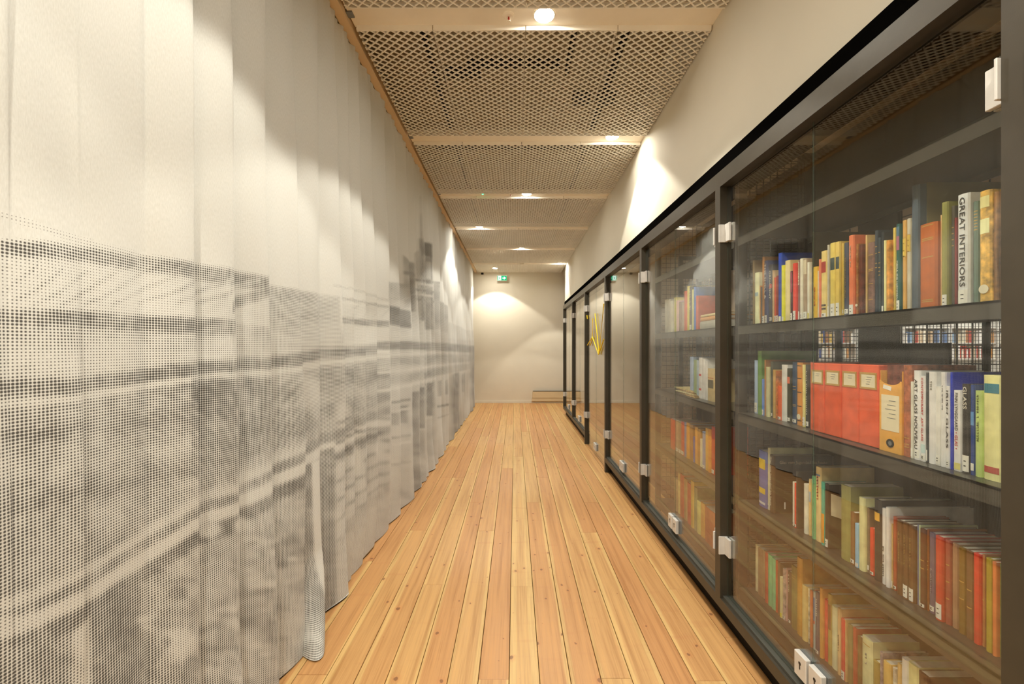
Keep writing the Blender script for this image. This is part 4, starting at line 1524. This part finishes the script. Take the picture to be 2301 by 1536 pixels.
# front with a curved cut at the top
prof = [(W / 2, 0.0005), (W / 2, H)] + [(W / 2 * math.cos(PI * k / 10) * 0.86, H - 0.012 * math.sin(PI * k / 10)) for k in range(11)] + [(-W / 2, H), (-W / 2, 0.0005)]
poly_prism(bm, [(p[0], p[1]) for p in prof], (0, 0, 0), (0, 1, 0), (0, 0, 1), (1, 0, 0), 0.003)
box(bm, 0.003, 0.24, -W / 2, -W / 2 + 0.002, 0.0005, H + 0.03)
box(bm, 0.003, 0.24, W / 2 - 0.002, W / 2, 0.0005, H + 0.03)
box(bm, 0.003, 0.24, -W / 2 + 0.002, W / 2 - 0.002, 0.0005, 0.003)
c = obj('case', bm, M['cover'], t)
c.color = hexcol('d0933e')
obj('note', boxes((-0.001, 0, -W * 0.40, W * 0.40, H * 0.30, H * 0.80)), M['cream_paper'], t)
bm = boxes((-0.001, 0, -0.012, 0.016, -0.006, 0.006))
s = obj('sticker', bm, M['label'], t, loc=(0, 0.008, H * 0.90))
s.rotation_euler = (0.2, 0, 0)
for q in range(5):
    obj('handwriting', boxes((-0.0014, -0.001, -W * 0.25, W * (0.05 + 0.08 * (q % 3)), H * (0.72 - 0.06 * q) - 0.0008, H * (0.72 - 0.06 * q) + 0.0008)), M['grey_metal'], t)
bm = bmesh.new()
lathe(bm, [(0.007, 0), (0.013, 0), (0.012, 0.0022), (0.0075, 0.0022), (0.007, 0)], 20)
h = obj('finger_hole_ring', bm, M['steel_dark'], t, loc=(0, 0, H * 0.13))
h.rotation_euler = (0, -PI / 2, 0)
bm = bmesh.new()
lathe(bm, [(0, 0), (0.007, 0), (0.007, 0.0006), (0, 0.0006)], 16)
h = obj('finger_hole', bm, M['grey_metal'], t, loc=(0, 0, H * 0.13))
h.rotation_euler = (0, -PI / 2, 0)
H2 = EYE - (818 - CY) * yf / F - z
o = obj('folder', bevel(boxes((0, 0.20, -W / 2 + 0.004, W / 2 - 0.004, 0, H2 - 0.004)), 0.001, 1), M['leather'], loc=(xx + 0.02, (yf + yn) / 2, z + 0.0035))
o.color = hexcol('6a3a30')
tag(o, 'pebbled dark red folder standing inside the tan box file', 'folder')

# covers with print
bpy.context.view_layer.update()
for o in list(COL.objects):
    lab = o.get('label')
    if not lab or o.type != 'MESH' or not o.name.startswith('book'):
        continue
    if lab.startswith('dark brown book with wide black glossy cover'):
        H = max(v.co.z for v in o.data.vertices)
        w = min(v.co.y for v in o.data.vertices)
        c = obj('jacket', boxes((0.012, 0.262, w - 0.0008, w, 0.004, H - 0.004)), M['band'], o)
        c.color = hexcol('1c1a18')
        text(o, 'Glas vom Jugendstil bis heute', 'e8dcc8', 0.135, w - 0.001, H * 0.88, 0.018, 0.21, axis='y')
        for k in range(10):
            obj('blurb_line', boxes((0.05, 0.115 + 0.004 * (k % 3), w - 0.0011, w - 0.0008, H * (0.62 - 0.03 * k), H * (0.62 - 0.03 * k) + 0.0014)), M['shelf'], o)
        obj('price_label', boxes((0.05, 0.056, w - 0.0012, w - 0.0008, 0.02, 0.05)), M['label'], o)
    elif lab.startswith('black book with dark cover and cream tag'):
        H = max(v.co.z for v in o.data.vertices)
        w = min(v.co.y for v in o.data.vertices)
        bm = bmesh.new()
        poly_prism(bm, [(0.012, H * 0.52), (0.055, H * 0.46), (0.058, H * 0.78), (0.05, H * 0.80), (0.012, H * 0.86)], (0, w, 0), (1, 0, 0), (0, 0, 1), (0, -1, 0), 0.0012)
        obj('tag', bm, M['cream_paper'], o)
    elif lab.startswith('very tall slate book'):
        w = min(v.co.y for v in o.data.vertices)
        c = obj('board', boxes((0.024, 0.256, w - 0.0008, w, 0.004, 0.36)), M['band'], o)
        c.color = hexcol('6c6444')
        text(o, 'LI', '3c3420', 0.12, w - 0.001, 0.31, 0.02, axis='y')
    elif lab.startswith('dark brown book with lettered cover'):
        H = max(v.co.z for v in o.data.vertices)
        w = min(v.co.y for v in o.data.vertices)
        text(o, 'FEN', 'c8a890', 0.075, w - 0.001, H * 0.86, 0.026, axis='y')
for o, s, col, x, y, zz, size, ln in TEXTS:
    text(o, s, col, x, y, zz, size, ln)

# ------------------------------------------------------------------ the library beyond
tag(obj('ceiling_library', boxes((XW + 0.30, 12.0, YB0, YE, 3.4, 3.6)), M['plenum']), kind='structure')
fence = tag(empty('wire_partition', (0, 4.9, 0)), 'black wire mesh partition in the dim room behind the cabinets', 'partition')
bm = bmesh.new()
wire_grid(bm, 1.92, 7.2, 0.02, 2.30, 0.04, 0.0022, 'x', 0.0)
tag(obj('wire_mesh', bm, M['wire'], fence), kind='stuff')
for x in (1.90, 3.7, 5.4, 7.2):
    obj('fence_post', boxes((x - 0.02, x + 0.02, -0.02, 0.02, 0, 2.34)), M['wire'], fence)
obj('top_bar', boxes((1.90, 7.2, -0.015, 0.015, 2.30, 2.34)), M['wire'], fence)
for x0, x1, y0, y1, h, lab in ((2.90, 3.12, 4.4, 4.75, 2.1, 'narrow dark steel locker standing before the wire partition'),):
    t = tag(empty('steel_locker', (x0, y0, 0)), lab, 'locker')
    obj('carcass', boxes((0, x1 - x0, 0.02, y1 - y0, 0, h)), M['dark_cabinet'], t)
    obj('door', boxes((0.005, x1 - x0 - 0.005, 0, 0.02, 0.05, h - 0.02)), M['dark_cabinet'], t)

LIB_NAMES = {'e8e2d4': 'cream', 'f0f0ec': 'white', 'c89050': 'ochre', '2c4a90': 'dark blue', 'b84840': 'dark red', 'd8b858': 'yellow', '88a8c8': 'pale blue', 'f4f0e0': 'ivory', 'a06a40': 'brown',
             '5878a8': 'mid blue', 'e0d0b0': 'beige', 'd05848': 'red', 'f4f4f4': 'bright white', 'c8b090': 'tan'}
LIB_COLS = list(LIB_NAMES)
lib_books = {}
for hx in LIB_COLS:
    bm = boxes((-0.02, 0.02, 0, 0.18, 0, 0.25))
    lib_books[hx] = bpy.data.meshes.new('library_book')
    bm.to_mesh(lib_books[hx])
    bm.free()
    m = paint('library book ' + hx, tuple(int(hx[i:i + 2], 16) for i in (0, 2, 4)), 0.6, 0.2, 0.05)
    lib_books[hx].materials.append(m)
rl = random.Random(9)
for c in range(7):
    x0 = 4.4 + c * 1.02
    t = tag(empty('library_bookcase', (x0, 9.3, 0)), 'tall white bookcase of the bright far library, %s from the lockers' % ORD[c], 'bookcase', 'far library bookcases')
    for x in (0, 0.98):
        obj('side', boxes((x, x + 0.02, 0, 0.30, 0, 2.2)), M['lib_shelf'], t)
    for zz in (0.1, 0.42, 0.74, 1.06, 1.40, 1.74, 2.08):
        obj('shelf', boxes((0.02, 0.98, 0.0, 0.30, zz - 0.025, zz)), M['lib_shelf'], t)
    obj('back', boxes((0.0, 1.0, 0.30, 0.31, 0, 2.2)), M['lib_shelf'], t)
    for zz in (1.06, 1.40):
        x = 0.04
        nb = 0
        while x < 0.93:
            s = rl.uniform(0.7, 1.5)
            if x + 0.04 * s > 0.96:
                break
            hx = rl.choice(LIB_COLS)
            o = bpy.data.objects.new('library_book', lib_books[hx])
            COL.objects.link(o)
            o.location = (x0 + x + 0.02 * s, 9.31, zz + 0.0008)
            o.scale = (s, 1, rl.uniform(0.75, 1.1))
            tag(o, '%s book, %s along the %s shelf of the %s far library bookcase' % (LIB_NAMES[hx], ORD[nb], 'eye-level' if zz > 1.2 else 'lower', ORD[c]), 'book', 'far library books')
            nb += 1
            x += 0.04 * s + 0.004 + (rl.random() < 0.12) * 0.10
for i, (x, y) in enumerate(((7.0, 7.6), (8.8, 7.6), (10.6, 7.6))):
    t = tag(empty('library_light', (x, y, 3.3)), 'flat bright ceiling panel light over the far library, %s from the corridor' % ORD[i], 'ceiling light', 'library panel lights')
    obj('housing', boxes((-0.62, 0.62, -0.17, 0.17, 0.0, 0.06)), M['white_trim'], t)
    obj('diffuser', boxes((-0.60, 0.60, -0.15, 0.15, -0.01, 0.0)), M['lib_panel'], t)

print('script done: objects', len(SC.objects), 'dup labels', [k for k, v in USED.items() if v > 1][:20])
